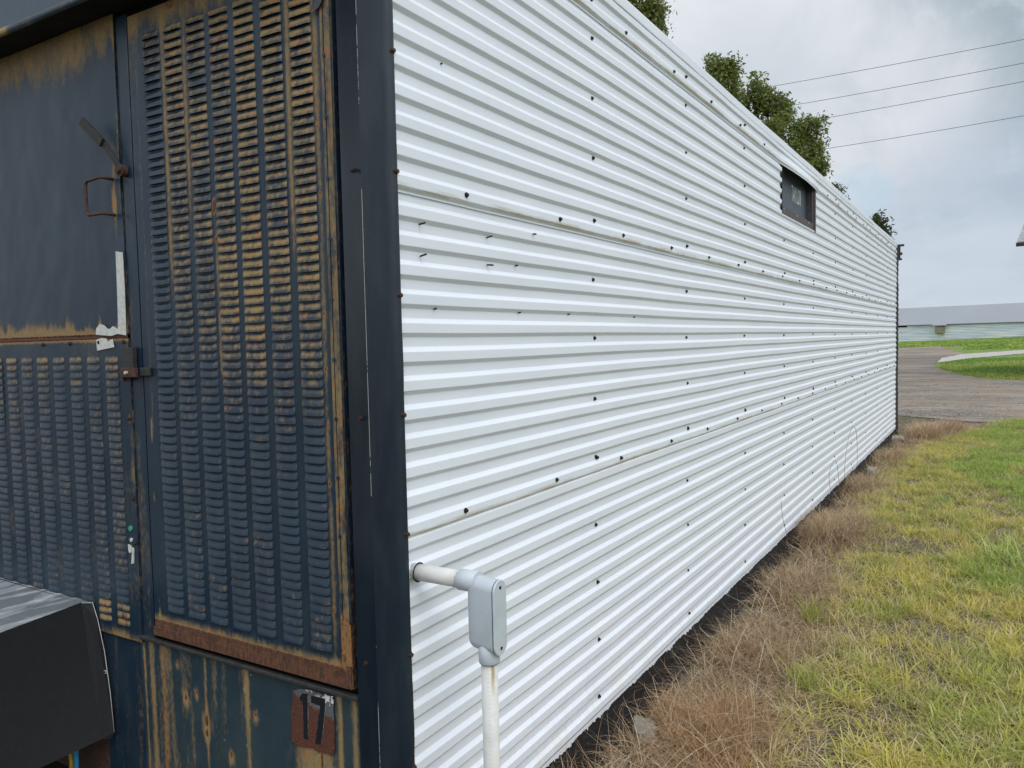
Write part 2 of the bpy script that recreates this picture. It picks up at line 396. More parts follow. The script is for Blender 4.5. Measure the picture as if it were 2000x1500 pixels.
# far wall, back wall, black base rail, far corner strip
mb = MB(); mb.box(-2.44, -.01, L-.015, L+.01, .0, 2.884); mb.box(-2.46, -2.441, .0, L+.01, 0, 2.884); mb.build('rear_wall', WHITE, C)
mb = MB(); yy = np.linspace(.0, L+.03, 400); zz = np.array([.012, -.01, -.035, -.06, -.085, -.12, -.16])
Y, Z = np.meshgrid(yy, zz, indexing='ij'); X = -.008+(fbm(Y*9, Z*30, 61)-.5)*.012; mb.grid(np.stack([X, Y, Z], -1), smooth=True)
mb.build('base_rail', TAR, C)
mb = MB(); zz = np.linspace(-.1, 2.87, 160); wx = .014+(fbm(zz*9, zz*0, 71)-.5)*.012+.004*np.sin(zz*2*math.pi/PITCH)
P = np.stack([np.stack([np.full_like(zz, -.03), np.full_like(zz, L+.002), zz], -1), np.stack([wx, np.full_like(zz, L+.002), zz], -1), np.stack([wx+.012, np.full_like(zz, L+.03), zz], -1), np.stack([np.full_like(zz, -.03), np.full_like(zz, L+.035), zz], -1)], 1)
mb.grid(P); mb.build('corner_strip', BLACKBAR, C)
mb = MB(); mb.box(.0, .10, L+.04, L+.10, 2.855, 2.885); mb.box(.02, .05, L+.035, L+.06, 2.66, 2.86); mb.box(.03, .075, L+.05, L+.09, 2.72, 2.76); mb.box(.03, .07, L+.05, L+.08, 2.64, 2.67)
mb.build('hinge_bracket', BLACKBAR, C)

# opening with the name board
O = bpy.data.objects.new('roof_opening', None); COL.objects.link(O); O.parent = C
mb = MB(); mb.box(-.125, -.048, 4.34, 5.61, 2.39, 2.86); mb.build('name_board', SIGNPANEL, O)
mb = MB(); mb.box(-.15, .0165, 5.565, 5.612, 2.376, 2.775, bev=.002); mb.box(-.06, .004, 5.52, 5.56, 2.44, 2.80, bev=.002)
mb.build('jamb', BROWNPLATE, O)
mb = MB(); mb.box(-.15, -.002, 4.335, 4.352, 2.38, 2.80); mb.build('jamb', TAR, O)
mb = MB(); mb.box(-.10, .006, 4.345, 5.558, 2.372, 2.447, bev=.003); mb.build('sill_plate', BROWNPLATE, O)
for y_ in (4.45, 4.9, 5.35): mb = MB(); mb.tube([(.005, y_, 2.43), (.009, y_, 2.43)], .006, 8); mb.build('rivet', BOXGREY, O)
# dark foam closure showing in the ribs at the left of the opening
mb = MB(); zz = np.arange(2.385, 2.775, .004); ph = ((zz-S2) % PITCH)/PITCH
wy = 4.353-.012-.012*np.cos(ph*2*math.pi); P = np.stack([np.stack([np.full_like(zz, .0145), wy, zz], -1), np.stack([np.full_like(zz, .0145), np.full_like(zz, 4.366), zz], -1), np.stack([np.full_like(zz, -.01), np.full_like(zz, 4.366), zz], -1)], 1)
mb.grid(P); mb.build('foam_closure', TAR, O)
fc = bpy.data.curves.new('name_lettering', 'FONT'); fc.body = 'TAYLOR'; fc.size = .165; fc.extrude = .0008; fc.align_x = 'LEFT'; fc.space_character = 1.45; fc.offset = -.0005
fo = bpy.data.objects.new('tmp', fc); COL.objects.link(fo); bpy.context.view_layer.update()
me = bpy.data.meshes.new_from_object(fo); bpy.data.objects.remove(fo)
co = np.zeros(len(me.vertices)*3); me.vertices.foreach_get('co', co); co = co.reshape(-1, 3)
co[:, 0] -= co[:, 0].min(); co[:, 0] *= .34/co[:, 0].max(); co[:, 1] -= co[:, 1].min(); co[:, 1] *= .125/co[:, 1].max()
out = np.stack([-.0465+co[:, 2], 4.96+co[:, 0], 2.565+co[:, 1]], -1); me.vertices.foreach_set('co', out.ravel()); me.update()
me.materials.clear(); me.materials.append(simple('bright_lettering', (.85, .87, .87), .6, bmp=0, var=.02)); to = bpy.data.objects.new('lettering', me); COL.objects.link(to); to.parent = O

# siding screws
def screw_mesh(name, material, r=.0062, h=.006):
    mb = MB(); mb.tube([(-.004, 0, 0), (0.0006, 0, 0), (.0008, 0, 0), (.0024, 0, 0)], [r*1.35, r*1.35, r*.8, r*.8], 10, smooth=False)
    mb.tube([(.0024, 0, 0), (h, 0, 0)], r*.85, 6, smooth=False)
    o = mb.build(name, material, C); return o
spots = []
ROWS = [.097, .328, .56, .806, 1.04, 1.277, 1.51, 1.742, 2.205, 2.437, 2.662]
cols = [1.205+1.085*i for i in range(11)]
def fixz(z):      # snap to the valley of the rib pattern
    base_ = .008 if z < S3 else (S3 if z < S2 else S2)
    k = round((z-base_-.065)/PITCH); return base_+.065+k*PITCH
for y_ in cols:
    for z_ in ROWS:
        if 4.3 < y_ < 5.65 and z_ > 2.36: continue
        spots.append((.0015, y_+random.uniform(-.01, .01), fixz(z_)+random.uniform(-.004, .004), 0))
for base_, y0 in ((S2, .32), (S3, .283), (S1, .36)):
    y_ = y0; k = 0
    while y_ < L-.1:
        if not (base_ == S1 and 4.2 < y_ < 5.7): spots.append((.012, y_, base_+.029, 0))
        k += 1; y_ = y0+k*.577+random.uniform(-.015, .015)
    for y_ in cols:
        if not (base_ == S1 and 4.2 < y_ < 5.7): spots.append((.004, y_, base_+.060, 0))
spots.sort(key=lambda s: (Vector(s[:3])-CAM).length)
spots = [(q[0]+(.0088 if q[2] > S1-.003 else .0045 if q[2] > S2 else 0 if q[2] > S3 else -.0045), q[1], q[2], 0) for q in spots]
s0 = screw_mesh('siding_screw', DKSCREW)
s0.location = spots[0][:3]
for s in spots[1:99]: inst(s0, C, s[:3], (random.uniform(0, 6), 0, 0))
mb = MB()
for s in spots[99:]: mb.tube([(s[0]-.003, s[1], s[2]), (s[0]+.0015, s[1], s[2])], .0080, 8, smooth=False); mb.tube([(s[0]+.0015, s[1], s[2]), (s[0]+.006, s[1], s[2])], .0055, 6, smooth=False)
o = mb.build('distant_siding_screws', DKSCREW, C); o['kind'] = 'stuff'
# run-off streak under the near screws
def _st(t, b, o):
    b.inputs['Base Color'].default_value = (.36, .33, .27, 1); b.inputs['Roughness'].default_value = .7
# protruding bolt tips
mb = MB(); mb.tube([(0, 0, 0), (.021, .002, .001)], .0026, 8); b0 = mb.build('bolt_tip', DKSCREW, C)
pins = [(.224, 2.282), (.112, 1.823), (.446, 1.82), (.719, 1.859), (.113, 1.737), (.445, 1.737), (.614, 1.746), (.167, 1.594), (.627, 1.593), (.979, 1.594), (1.597, 1.594)]
for i, (y_, z_) in enumerate(pins):
    long_ = i in (1, 2, 3, 4, 5)
    loc = (.001, y_, z_); rot = (0, random.uniform(-.2, .2), random.uniform(-.15, .15)); sc = (1.0 if long_ else .4, 1, 1)
    if i == 0: b0.location = loc; b0.rotation_euler = rot; b0.scale = sc
    else: inst(b0, C, loc, rot, sc)

# corner flashing
mb = MB(); zz = np.arange(-.1, 2.885, .008)
fs_z = [2.251, 1.945, 1.626, 1.312, .995, .669, .36, .06, 2.56]
pull = np.zeros_like(zz)
for q in fs_z: pull += np.exp(-((zz-q)/.06)**2)
edge = .004+(fbm(zz*1.4, zz*0, 81)-.5)*.016-pull*.004
cross = []
scr = (fbm(zz*4, zz*0+3, 83, 5) > .42).astype(float)*(.62+.38*vn(zz*23, zz*0, 84))
def colm(x, y, w=None):
    cross.append((np.stack([x+zz*0, y+zz*0, zz], -1), np.stack([zz*0, zz*0, zz*0 if w is None else w], -1)))
dent = (fbm(zz*2.2, zz*0+7, 82)-.5)*.004
colm(-.172, .012); colm(-.172, -.0095); colm(-.170, -.0115); colm(-.0990, -.0125+dent*.3)
colm(-.0987, -.0129+dent*.3, scr*.85); colm(-.0975, -.0129+dent*.3, scr*.78); colm(-.0973, -.0129+dent*.3)
colm(-.05, -.0135+dent); colm(-.018, -.0150+dent); colm(edge-.006, -.013+dent*.5); colm(edge, -.008+dent*.5); cx_e = np.maximum(edge+.0025, .0072); colm(cx_e, .002); colm(cx_e, .0085); colm(cx_e-.004, .0100); colm(-.002, .011)
mb.grid(np.stack([c[0] for c in cross], 1), smooth=True, attr=np.stack([c[1] for c in cross], 1))
fl = mb.build('corner_flashing', TRIM, C, attr=True)
mb = MB(); mb.tube([(-.003, 0, 0), (.001, 0, 0), (.0012, 0, 0), (.007, 0, 0)], [.0085, .0085, .0058, .0055], 8, smooth=False); f0 = mb.build('flashing_screw', SCREW, fl)
for i, q in enumerate(fs_z):
    e_ = float(np.interp(q, zz, edge))
    if i == 0: f0.location = (max(e_+.0025, .0072)-.001, .0045, q)
    else: inst(f0, fl, (max(e_+.0025, .0072)-.001, .0045, q))
for q, xx in ((1.963, -.130), (1.301, -.127), (.624, -.137)): inst(f0, fl, (xx, -.012, q), (0, 0, -math.pi/2), (1, .8, .8))

for ch in C.children:
    if ch.name.split('.')[0] in ('siding_sheet', 'siding_screw', 'distant_siding_screws', 'bolt_tip', 'roof_trim', 'roof_opening', 'base_rail'): ch.location.x -= .0078
# ---- navy end wall -------------------------------------------------------
def wearfield(X, Z, kind):
    o_ = np.zeros_like(X); r_ = np.zeros_like(X); w_ = np.zeros_like(X)
    streak = fbm(X*38, Z*2.2, 91); blot = fbm(X*9, Z*6, 92)
    if kind == 'door':
        o_ = .28*sst(Z, 1.5, 2.3)*sst(streak, .45, .7)+.10
        # ochre runs between the first columns, along the right edge and above the sill
        for cx, wd, zlo, zhi, k in ((-.922, .012, 1.7, 2.55, .75), (-.818, .010, 1.9, 2.5, .45), (-.37, .011, 1.75, 2.5, .7), (-.262, .010, .6, 2.5, .55), (-.700, .006, 1.4, 1.83, .8), (-1.06, .005, 1.2, 2.4, .35)):
            o_ += k*np.exp(-((X-cx-.006*(fbm(Z*6, Z*0, int(cx*-100)))+.003)/wd)**2)*sst(Z, zlo-.1, zlo+.1)*sst(-Z, -zhi-.1, -zhi+.05)*(.5+fbm(X*3, Z*14, 93))
        o_ += 1.0*np.exp(-((X+.2135)/.012)**2)*(.25+.9*fbm(X*20, Z*5, 94))*(1+.4*sst(Z, 2.2, 2.4)); o_ += .7*np.exp(-((X+1.068)/.006)**2)*sst(fbm(X*20, Z*9, 95), .50, .68)*sst(-Z,-1.45,-1.3)
        o_ += .75*sst(Z, 2.47, 2.57)*(.3+blot)
        o_ += .85*sst(-Z, -.625, -.585)*(.5+.7*streak)
        r_ += 1.0*sst(-Z, -.598, -.578)+.9*sst(X, -.225, -.195)*sst(-Z, -.74, -.60)+.6*sst(Z, 2.52, 2.58)*sst(blot, .5, .7)
        r_ += .95*np.exp(-((X+.705)/.012)**2-((Z-1.93)/.03)**2)+.9*np.exp(-((X+.703)/.008)**2-((Z-1.83)/.014)**2)
        for k in range(11): r_ += .8*np.exp(-((X+.262)/.006)**2-((Z-(.75+.17*k+.02*math.sin(k*7)))/.014)**2)
    if kind == 'upper':
        dz = 2.615-Z; drip = .13+.16*fbm(X*26, Z*0, 96)+.10*(fbm(X*5, Z*0, 97)-.5)
        o_ = 1.0*sst(-dz, -drip, -drip*.30)*(.40+.8*fbm(X*30, Z*9, 98))
        dz = Z-1.553; drip = .02+.16*fbm(X*30, Z*0, 99)**2
        o_ += .9*sst(-dz, -drip, -drip*.2)
        o_ += .65*np.exp(-((X+1.212)/.010)**2)*sst(-Z, -2.10, -2.0)*sst(Z, 1.80, 1.95); o_ += .5*sst(X, -1.1905, -1.183)*(.2+fbm(X*0, Z*12, 100))
        o_ += 1.0*np.exp(-((X+1.216)/.015)**2-((Z-2.0)/.045)**2)+.8*np.exp(-((X+1.205)/.015)**2-((Z-2.1)/.04)**2)+.5*np.exp(-((X+1.21)/.02)**2-((Z-2.17)/.04)**2)
        r_ = .9*sst(-(Z-1.553), -.010, -.004)
    if kind == 'lowl':
        o_ = .12+.22*sst(blot, .5, .75)+.9*sst(Z, 1.527, 1.536)+.7*sst(-Z, -.53, -.49)*(.3+blot)+.3*sst(X, -1.20, -1.18)*sst(fbm(X*0, Z*7, 101), .5, .7)
        r_ = .85*sst(Z, 1.532, 1.538)+.7*sst(-Z, -.50, -.49)*sst(streak, .4, .6)+.8*np.exp(-((X+1.188)/.008)**2-((Z-1.265)/.02)**2)
    if kind == 'kick':
        o_ = .06+.38*sst(streak, .45, .78)
        for cx, wd, k in ((-1.135, .016, .60), (-1.075, .022, .75), (-1.035, .012, .5), (-.855, .007, .8), (-.655, .012, .85), (-.93, .007, .35), (-.205, .012, .85), (-.262, .009, .8), (-1.178, .007, .9), (-.80, .02, .2)):
            o_ += k*np.exp(-((X-cx)/wd)**2)*(.6+.7*fbm(X*8, Z*5, 102))
        r_ = .62*np.exp(-((X+1.075)/.011)**2)*(.6+.5*fbm(X*10, Z*6, 103))*sst(-Z, -.52, -.48)+.25*np.exp(-((X+.655)/.006)**2)+.28*np.exp(-((X+.855)/.005)**2)+.3*np.exp(-((X+1.178)/.004)**2)
        for cx, cz, s in ((-.96, .34, .010), (-.905, .37, .008), (-.86, .285, .013), (-.62, .36, .009), (-1.0, .45, .006), (-.74, .20, .01), (-.86, .24, .008)):
            g_ = np.exp(-((X-cx)/s)**2-((Z-cz)/(s*1.5))**2); r_ += .9*g_; o_ += .8*np.exp(-((X-cx)/(s*1.8))**2-((Z-cz+.01)/(s*3.2))**2)
        below = np.exp(-((X+.365)/.075)**4)*sst(-Z, -.33, -.30); o_ += below*(.55+.6*fbm(X*60, Z*2, 104)); r_ += .75*below*sst(fbm(X*50, Z*1.5, 105), .55, .72)*sst(Z, .05, .28)
        w_ = .42*sst(fbm(X*30, Z*14, 106), .66, .8)
    if kind == 'plain': o_ = .1+.3*sst(streak, .5, .7)
    return np.stack([np.clip(o_, 0, 1.3), np.clip(r_, 0, 1.3), w_], -1)
def panel(mb, x0, x1, z0, z1, y, kind, step=.006, dent=.002, mi=0):
    xs_ = np.linspace(x0, x1, max(2, int((x1-x0)/step))); zs_ = np.linspace(z0, z1, max(2, int((z1-z0)/step)))
    X, Z = np.meshgrid(xs_, zs_, indexing='ij'); Yd = y+(fbm(X*3, Z*2.2, 110)-.5)*dent*2
    mb.grid(np.stack([X, Yd, Z], -1), mi, True, wearfield(X, Z, kind))
    # returned edges
    for a, b_ in (((x0, z0), (x1, z0)), ((x1, z0), (x1, z1)), ((x0, z1), (x1, z1)), ((x0, z0), (x0, z1))):
        k = wearfield(np.array([a[0], b_[0]]), np.array([a[1], b_[1]]), kind)*.3
        mb.add([(a[0], y+.001, a[1]), (b_[0], y+.001, b_[1]), (b_[0], y+.022, b_[1]), (a[0], y+.022, a[1])], [(0, 1, 2, 3)], mi, False, [tuple(k[0]), tuple(k[1]), tuple(k[1]), tuple(k[0])])
HS = np.array([0, .035, .09, .2, .35, .5, .65, .8, .91, .965, 1.0]); HT = np.array([0, .18, .4, .65, .85, 1.0])
def louvre(mb, cx, zt, wd, y0, base_o, d=.0092, h=.0220, seed=0, k=1.0):
    """pressed hood: top edge on the sheet, bulging to an open lip below"""
    Sg, Tg = np.meshgrid(HS, HT, indexing='ij')
    e = np.clip(1-np.abs(2*Sg-1)**9, 0, 1)**.8
    yy = y0-.0004-d*e*np.sin(Tg*math.pi/2*.92)**.9; X = cx-wd/2+wd*Sg; Z = zt-h*Tg-(1-e)*.003*Tg*0
    Z = Z+.0022*(1-e)*(Tg)            # lip corners curl upward
    n_ = fbm(X*70+seed, Z*55, 120+seed % 7)
    o_ = base_o*k*(.45+.85*np.exp(-((Tg-.45)/.36)**2))+(n_-.5)*.9*k+.0*Tg
    o_ = o_*np.where(Tg > .86, .6, 1)+.45*(Sg < .05)*(Tg > .2)*(vn(Z*60, X*40, 9) > .4)+.35*(Tg > .99)
    spot = sst(fbm(X*130+seed*3, Z*110, 130), .66, .78)*base_o*.9
    mb.grid(np.stack([X, yy, Z], -1), 0, True, np.stack([np.clip(o_, 0, 1.2), np.clip(spot+.0*X, 0, .8), np.zeros_like(X)], -1))
    lip = np.stack([X[:, -1], yy[:, -1], Z[:, -1]], -1); lip2 = lip.copy(); lip2[:, 1] += .0014; lip2[:, 2] += .0003
    lo = .35*np.ones((len(HS), 2, 1))*base_o; mb.grid(np.stack([lip, lip2], 1), 0, False, np.concatenate([lo+.85, lo*.4, lo*0], -1))
    # the open slot behind the lip
    mb.add([(cx-wd*.47, y0-.0007, zt-h*.55), (cx+wd*.47, y0-.0007, zt-h*.55), (cx+wd*.47, y0-.0007, zt-h+.0016), (cx-wd*.47, y0-.0007, zt-h+.0016)], [(0, 1, 2, 3)], 1, False)
# the louvred door
D = bpy.data.objects.new('louvred_door', None); COL.objects.link(D); D.parent = C
mb = MB(); panel(mb, -1.096, -.197, .532, 2.585, 0.0, 'door', .0055)
PX = .0270; starts = [-1.020, -.912, -.802, -.695, -.586, -.473, -.358]
W_ = .084
colk = [.35, .72, .72, .82, 1.0, .95, 1.0]
for ci, sx in enumerate(starts):
    n = 0; zt = 2.512 + (.0 if ci else -.0)
    while zt > .625:
        a = sst(zt, 1.15, 1.75)*.75+.14; a += .35*sst(zt, 2.3, 2.5)
        if ci == 0: a *= .55+.9*sst(zt, 2.25, 2.45)
        a *= colk[ci]; a += .45*(float(vn(ci*3.1, zt*9, 140))-.45)
        if ci in (3, 4): a += .25*math.exp(-((zt-1.6)/.2)**2)
        louvre(mb, sx+W_/2+.0004*math.sin(n), zt, W_, 0.0, max(.08, a)*.72, seed=ci*100+n)
        zt -= PX; n += 1
mb.build('louvred_sheet', [NAVY, DARK], D, attr=True)
mb = MB(); mb.box(-.2275, -.2245, -.0016, .002, .70, 2.54, mi=1)   # folded seam with its rivets
for x0_, x1_ in ((-.2245, -.203), (-.238, -.2275)):
    xs_ = np.linspace(x0_, x1_, 5); zs_ = np.arange(.70, 2.54, .012); X, Z = np.meshgrid(xs_, zs_, indexing='ij')
    fz = wearfield(X, Z, 'door'); fz[..., 0] = np.clip(.15+.9*fbm(X*40, Z*8, 150), 0, 1); fz[..., 1] = .4*sst(fbm(X*30, Z*10, 151), .5, .7)
    mb.grid(np.stack([X, -.0035+0*X, Z], -1), 0, True, fz)
for k in range(11):
    z_ = .80+.165*k; mb.tube([(-.226, -.002, z_), (-.226, -.006, z_)], .006, 8, attr if False else 0, smooth=False)
mb.build('hinge_seam', [NAVY, DARK], D, attr=True)
mb = MB(); P_ = lambda a, b_, d_: (a, -.004-d_, b_)
def rustplate(mb, outline, y, t, rr=(0.2, .9, 0)):
    n0 = len(mb.v); mb.prism(outline, lambda a, b_, d_: (a, y-d_, b_), t)
    for i in range(n0, len(mb.v)): mb.a[i] = rr
rustplate(mb, [(-.232, .735), (-.196, .715), (-.194, .536), (-.232, .60)], -.004, .003, (.75, .50, 0))
rustplate(mb, [(-.212, .60), (-.196, .60), (-.194, .536), (-.218, .545)], -.008, .003, (.4, .85, 0))
mb.build('corner_patch_plate', NAVY, D, attr=True)
mb = MB(); rustplate(mb, [(-1.096, .533), (-.196, .533), (-.196, .562), (-1.096, .562)], -.002, .006, (.35, .86, 0)); rustplate(mb, [(-1.09, .562), (-.2, .562), (-.2, .575), (-1.09, .575)], -.002, .0025, (.9, .95, 0))
mb.build('rusted_bottom_edge', NAVY, D, attr=True)
mb = MB(); ov = [(-.262, 2.40), (-.232, 2.41), (-.195, 2.455), (-.195, 2.50), (-.262, 2.47)]
rustplate(mb, ov, -.010, .002, (.4, .25, 0)); mb.build('bent_tab', NAVY, D, attr=True)
# dark gap, centre post, top rail
mb = MB(); mb.box(-2.40, -.17, .030, .05, -.1, 2.86); mb.build('inner_frame', DARK, C)
mb = MB(); panel(mb, -1.166, -1.107, .515, 2.60, .004, 'plain', .006, .001); mb.build('centre_post', NAVY, C, attr=True)
# upper left flat panel
mb = MB(); panel(mb, -2.38, -1.1725, 1.5535, 2.612, 0.0, 'upper', .008, .006); up = mb.build('flat_panel', NAVY, C, attr=True)
mb = MB(); panel(mb, -2.38, -1.1715, .488, 1.540, -.001, 'lowl', .008, .003)
for ci in range(10):
    cx = -1.272-.110*ci; zt = 1.478; n = 0
    while zt > .545:
        a = .50*math.exp(-(1.478-zt)/.06)+.12+.42*(float(vn(ci*2.3, zt*5, 160))-.3)
        if zt < .62 and ci < 2: a += .6
        louvre(mb, cx, zt, .072, -.001, max(.05, a)*.8, d=.0072, h=.021, seed=ci*50+n)
        zt -= .0271; n += 1
ll = mb.build('louvred_panel', [NAVY, DARK], C, attr=True)
mb = MB(); rustplate(mb, [(-2.38, 1.5415), (-1.18, 1.5415), (-1.18, 1.552), (-2.38, 1.552)], .004, .003, (.5, .9, 0)); mb.build('rusted_seam', NAVY, C, attr=True)
# kick panels and the ledge over them
mb = MB(); panel(mb, -1.1985, -.176, -.12, .502, .008, 'kick', .005, .003); kp = mb.build('kick_panel', KICK, C, attr=True)
mb = MB(); panel(mb, -1.42, -1.200, -.12, .480, .010, 'plain', .006, .003); mb.build('side_strip_panel', NAVY, C, attr=True)
mb = MB(); mb.box(-2.40, -1.421, .012, .028, -.12, .482); mb.build('rusted_lower_panel', RUSTBAR, C)
mb = MB(); mb.box(-1.178, -.176, -.010, .010, .503, .516, bev=.003); mb.build('ledge', BLACKBAR, C)
# number 17 on its scraped patch
patch = [(-.4473, .4739), (-.4107, .4892), (-.3653, .4896), (-.3258, .489), (-.2845, .4908), (-.2831, .4421), (-.2833, .333), (-.29, .3185), (-.3072, .314), (-.3243, .3142), (-.3517, .309), (-.3687, .3176), (-.4044, .3104), (-.4431, .3053), (-.4594, .3163), (-.4572, .3831)]
jag = []
for i, a in enumerate(patch):
    b_ = patch[(i+1) % len(patch)]
    for k in range(5):
        x = a[0]+(b_[0]-a[0])*k/5; z = a[1]+(b_[1]-a[1])*k/5; jag.append((x+random.uniform(-.0018, .0018), z+random.uniform(-.0022, .0022)))
def _patch(t, b, o):
    p = t.n('ShaderNodeNewGeometry').outputs['Position']; X = t.sep(p)
    n = t.noise(p, 260, 4, .7); n2 = t.noise(p, 60, 4, .6)
    c = t.mix(t.ss(n, .38, .58), (.17, .052, .024), (.045, .022, .017))
    zz_ = t.math('ADD', X[2], t.math('MULTIPLY', t.math('SUBTRACT', n2, .5), .05))
    zz_ = t.math('ADD', zz_, t.math('MULTIPLY', t.math('ADD', X[0], .365), .28))
    c = t.mix(t.ss(zz_, .440, .452), c, t.mix(t.ss(n, .4, .6), (.06, .07, .085), (.15, .15, .14)))
    c = t.mix(t.math('MULTIPLY', t.ss(zz_, .478, .486), t.ss(n2, .46, .50)), c, (.72, .72, .70))
    t.put(b.inputs['Base Color'], c); b.inputs['Roughness'].default_value = .9; bump(t, b, n, .7, .002)
PATCH = mat('scraped_rust_patch', _patch)
mb = MB(); mb.prism(jag, lambda a, b_, d_: (a, .0055-d_, b_), .0012); pt = mb.build('scraped_patch', PATCH, kp)
mb = MB(); mb.prism([(-.4052, .4759), (-.3836, .4778), (-.3865, .40), (-.3893, .338), (-.4071, .3373), (-.4065, .4495), (-.4167, .4491), (-.4186, .4627)], lambda a, b_, d_: (a, .0040-d_, b_), .0010); mb.build('numeral_one', NUMERAL, kp)
mb = MB(); mb.prism([(-.3699, .4761), (-.3143, .4782), (-.3141, .4573), (-.325, .39), (-.337, .3354), (-.3607, .334), (-.345, .41), (-.3351, .4526), (-.371, .4537)], lambda a, b_, d_: (a, .0040-d_, b_), .0010); mb.build('numeral_seven', NUMERAL, kp)
EDGE = simple('numeral_edge', (.30, .32, .34), .7, sc=90, c2=(.05, .05, .05))
for nm_, pl in (('numeral_one_edge', [(-.4052, .4759), (-.3836, .4778), (-.3865, .40), (-.3893, .338), (-.4071, .3373), (-.4065, .4495), (-.4167, .4491), (-.4186, .4627)]), ('numeral_seven_edge', [(-.3699, .4761), (-.3143, .4782), (-.3141, .4573), (-.325, .39), (-.337, .3354), (-.3607, .334), (-.345, .41), (-.3351, .4526), (-.371, .4537)])):
    mb = MB(); mb.tube([(a, .0036, b_) for a, b_ in pl+pl[:1]], .0007, 5); mb.build(nm_, EDGE, kp)
# overhanging unit above the doors
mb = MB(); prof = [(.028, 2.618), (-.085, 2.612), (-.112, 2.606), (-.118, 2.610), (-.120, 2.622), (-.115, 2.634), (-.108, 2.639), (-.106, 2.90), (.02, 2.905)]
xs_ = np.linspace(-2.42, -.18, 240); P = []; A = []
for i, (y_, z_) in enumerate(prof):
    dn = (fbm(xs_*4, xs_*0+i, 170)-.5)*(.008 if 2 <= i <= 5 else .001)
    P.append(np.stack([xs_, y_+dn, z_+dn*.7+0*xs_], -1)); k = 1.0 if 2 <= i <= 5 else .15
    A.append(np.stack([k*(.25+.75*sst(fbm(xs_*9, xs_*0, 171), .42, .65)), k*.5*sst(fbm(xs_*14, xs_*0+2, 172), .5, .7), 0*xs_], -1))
P = np.stack(P, 1); A = np.stack(A, 1); mb.grid(P[:, 2:], 0, True, A[:, 2:]); mb.grid(P[:, :3]+np.array([0, 0, .0003]), 1, False, A[:, :3]); mb.build('overhead_unit', [NAVY, DARK], C, attr=True)  # underside coloured near-black: the deep shadow behind the lip is painted in
# lever, grab handle, latch
mb = MB()
def bar(mb, a, b_, w_, t_, y0, y1, mi=0):
    a = Vector(a); b_ = Vector(b_); d = (b_-a).normalized(); n_ = Vector((-d.y, d.x))*w_/2
    ring = lambda c, y: [(c.x+n_.x, y, c.y+n_.y), (c.x-n_.x, y, c.y-n_.y), (c.x-n_.x, y-t_, c.y-n_.y), (c.x+n_.x, y-t_, c.y+n_.y)]
    mb.add(ring(a, y0)+ring(b_, y1), [(0, 1, 5, 4), (1, 2, 6, 5), (2, 3, 7, 6), (3, 0, 4, 7), (0, 3, 2, 1), (4, 5, 6, 7)], mi)
bar(mb, (-1.298, 2.272), (-1.212, 2.190), .030, .010, -.045, -.030); bar(mb, (-1.214, 2.194), (-1.148, 2.100), .022, .006, -.026, -.012)
lv = mb.build('latch_lever', BLACKBAR, C)
mb = MB(); mb.tube([(-1.146, .0, 2.093), (-1.146, -.020, 2.093)], .019, 16, smooth=False); mb.tube([(-1.146, -.020, 2.093), (-1.146, -.032, 2.093)], .011, 6, smooth=False); mb.build('pivot_bolt', RUSTBAR, lv)
mb = MB(); pts = [(-1.212, .002, 2.078)]
for k in range(7): a = k/6*math.pi/2; pts.append((-1.288-.014*math.sin(a), -.045, 2.072-.014+.014*math.cos(a)))
pts = [(-1.212, .002, 2.075), (-1.214, -.036, 2.076), (-1.222, -.045, 2.076)]+pts[1:]
for k in range(7): a = k/6*math.pi/2; pts.append((-1.288-.014*math.cos(a), -.045, 1.972-.014*math.sin(a)))
pts += [(-1.222, -.045, 1.957), (-1.214, -.036, 1.957), (-1.212, .002, 1.956)]
mb.tube(pts, .0052, 10); mb.build('grab_handle', RUSTBAR, C)
mb = MB(); mb.box(-1.183, -1.128, -.018, .0, 1.425, 1.508, bev=.002); lt = mb.build('gate_latch', BLACKBAR, C)
mb = MB(); mb.box(-1.180, -1.098, -.030, -.018, 1.408, 1.440, bev=.002); mb.box(-1.183, -1.172, -.028, -.004, 1.395, 1.44, bev=.002); mb.build('hasp_strap', RUSTBAR, lt)
mb = MB(); mb.box(-1.098, -1.045, -.014, -.004, 1.412, 1.440, bev=.003); mb.build('hasp_tongue', BLACKBAR, lt)
mb = MB(); mb.tube([(-1.143, -.030, 1.424), (-1.143, -.038, 1.424)], .006, 6, smooth=False); mb.build('hasp_bolt', LETTER, lt)
# small screws on the left panels
sp = [(-1.338, 1.528), (-1.52, 1.527), (-1.70, 1.526), (-1.195, 1.528), (-1.188, 1.265), (-1.186, .99), (-1.186, .835)]
mb = MB(); mb.tube([(0, .002, 0), (0, -.003, 0), (0, -.0032, 0), (0, -.006, 0)], [.007, .007, .0045, .004], 8, smooth=False); q0 = mb.build('panel_screw', SCREW, C)
for i, (x, z) in enumerate(sp):
    if i == 0: q0.location = (x, -.003, z)
    else: inst(q0, C, (x, -.003, z))
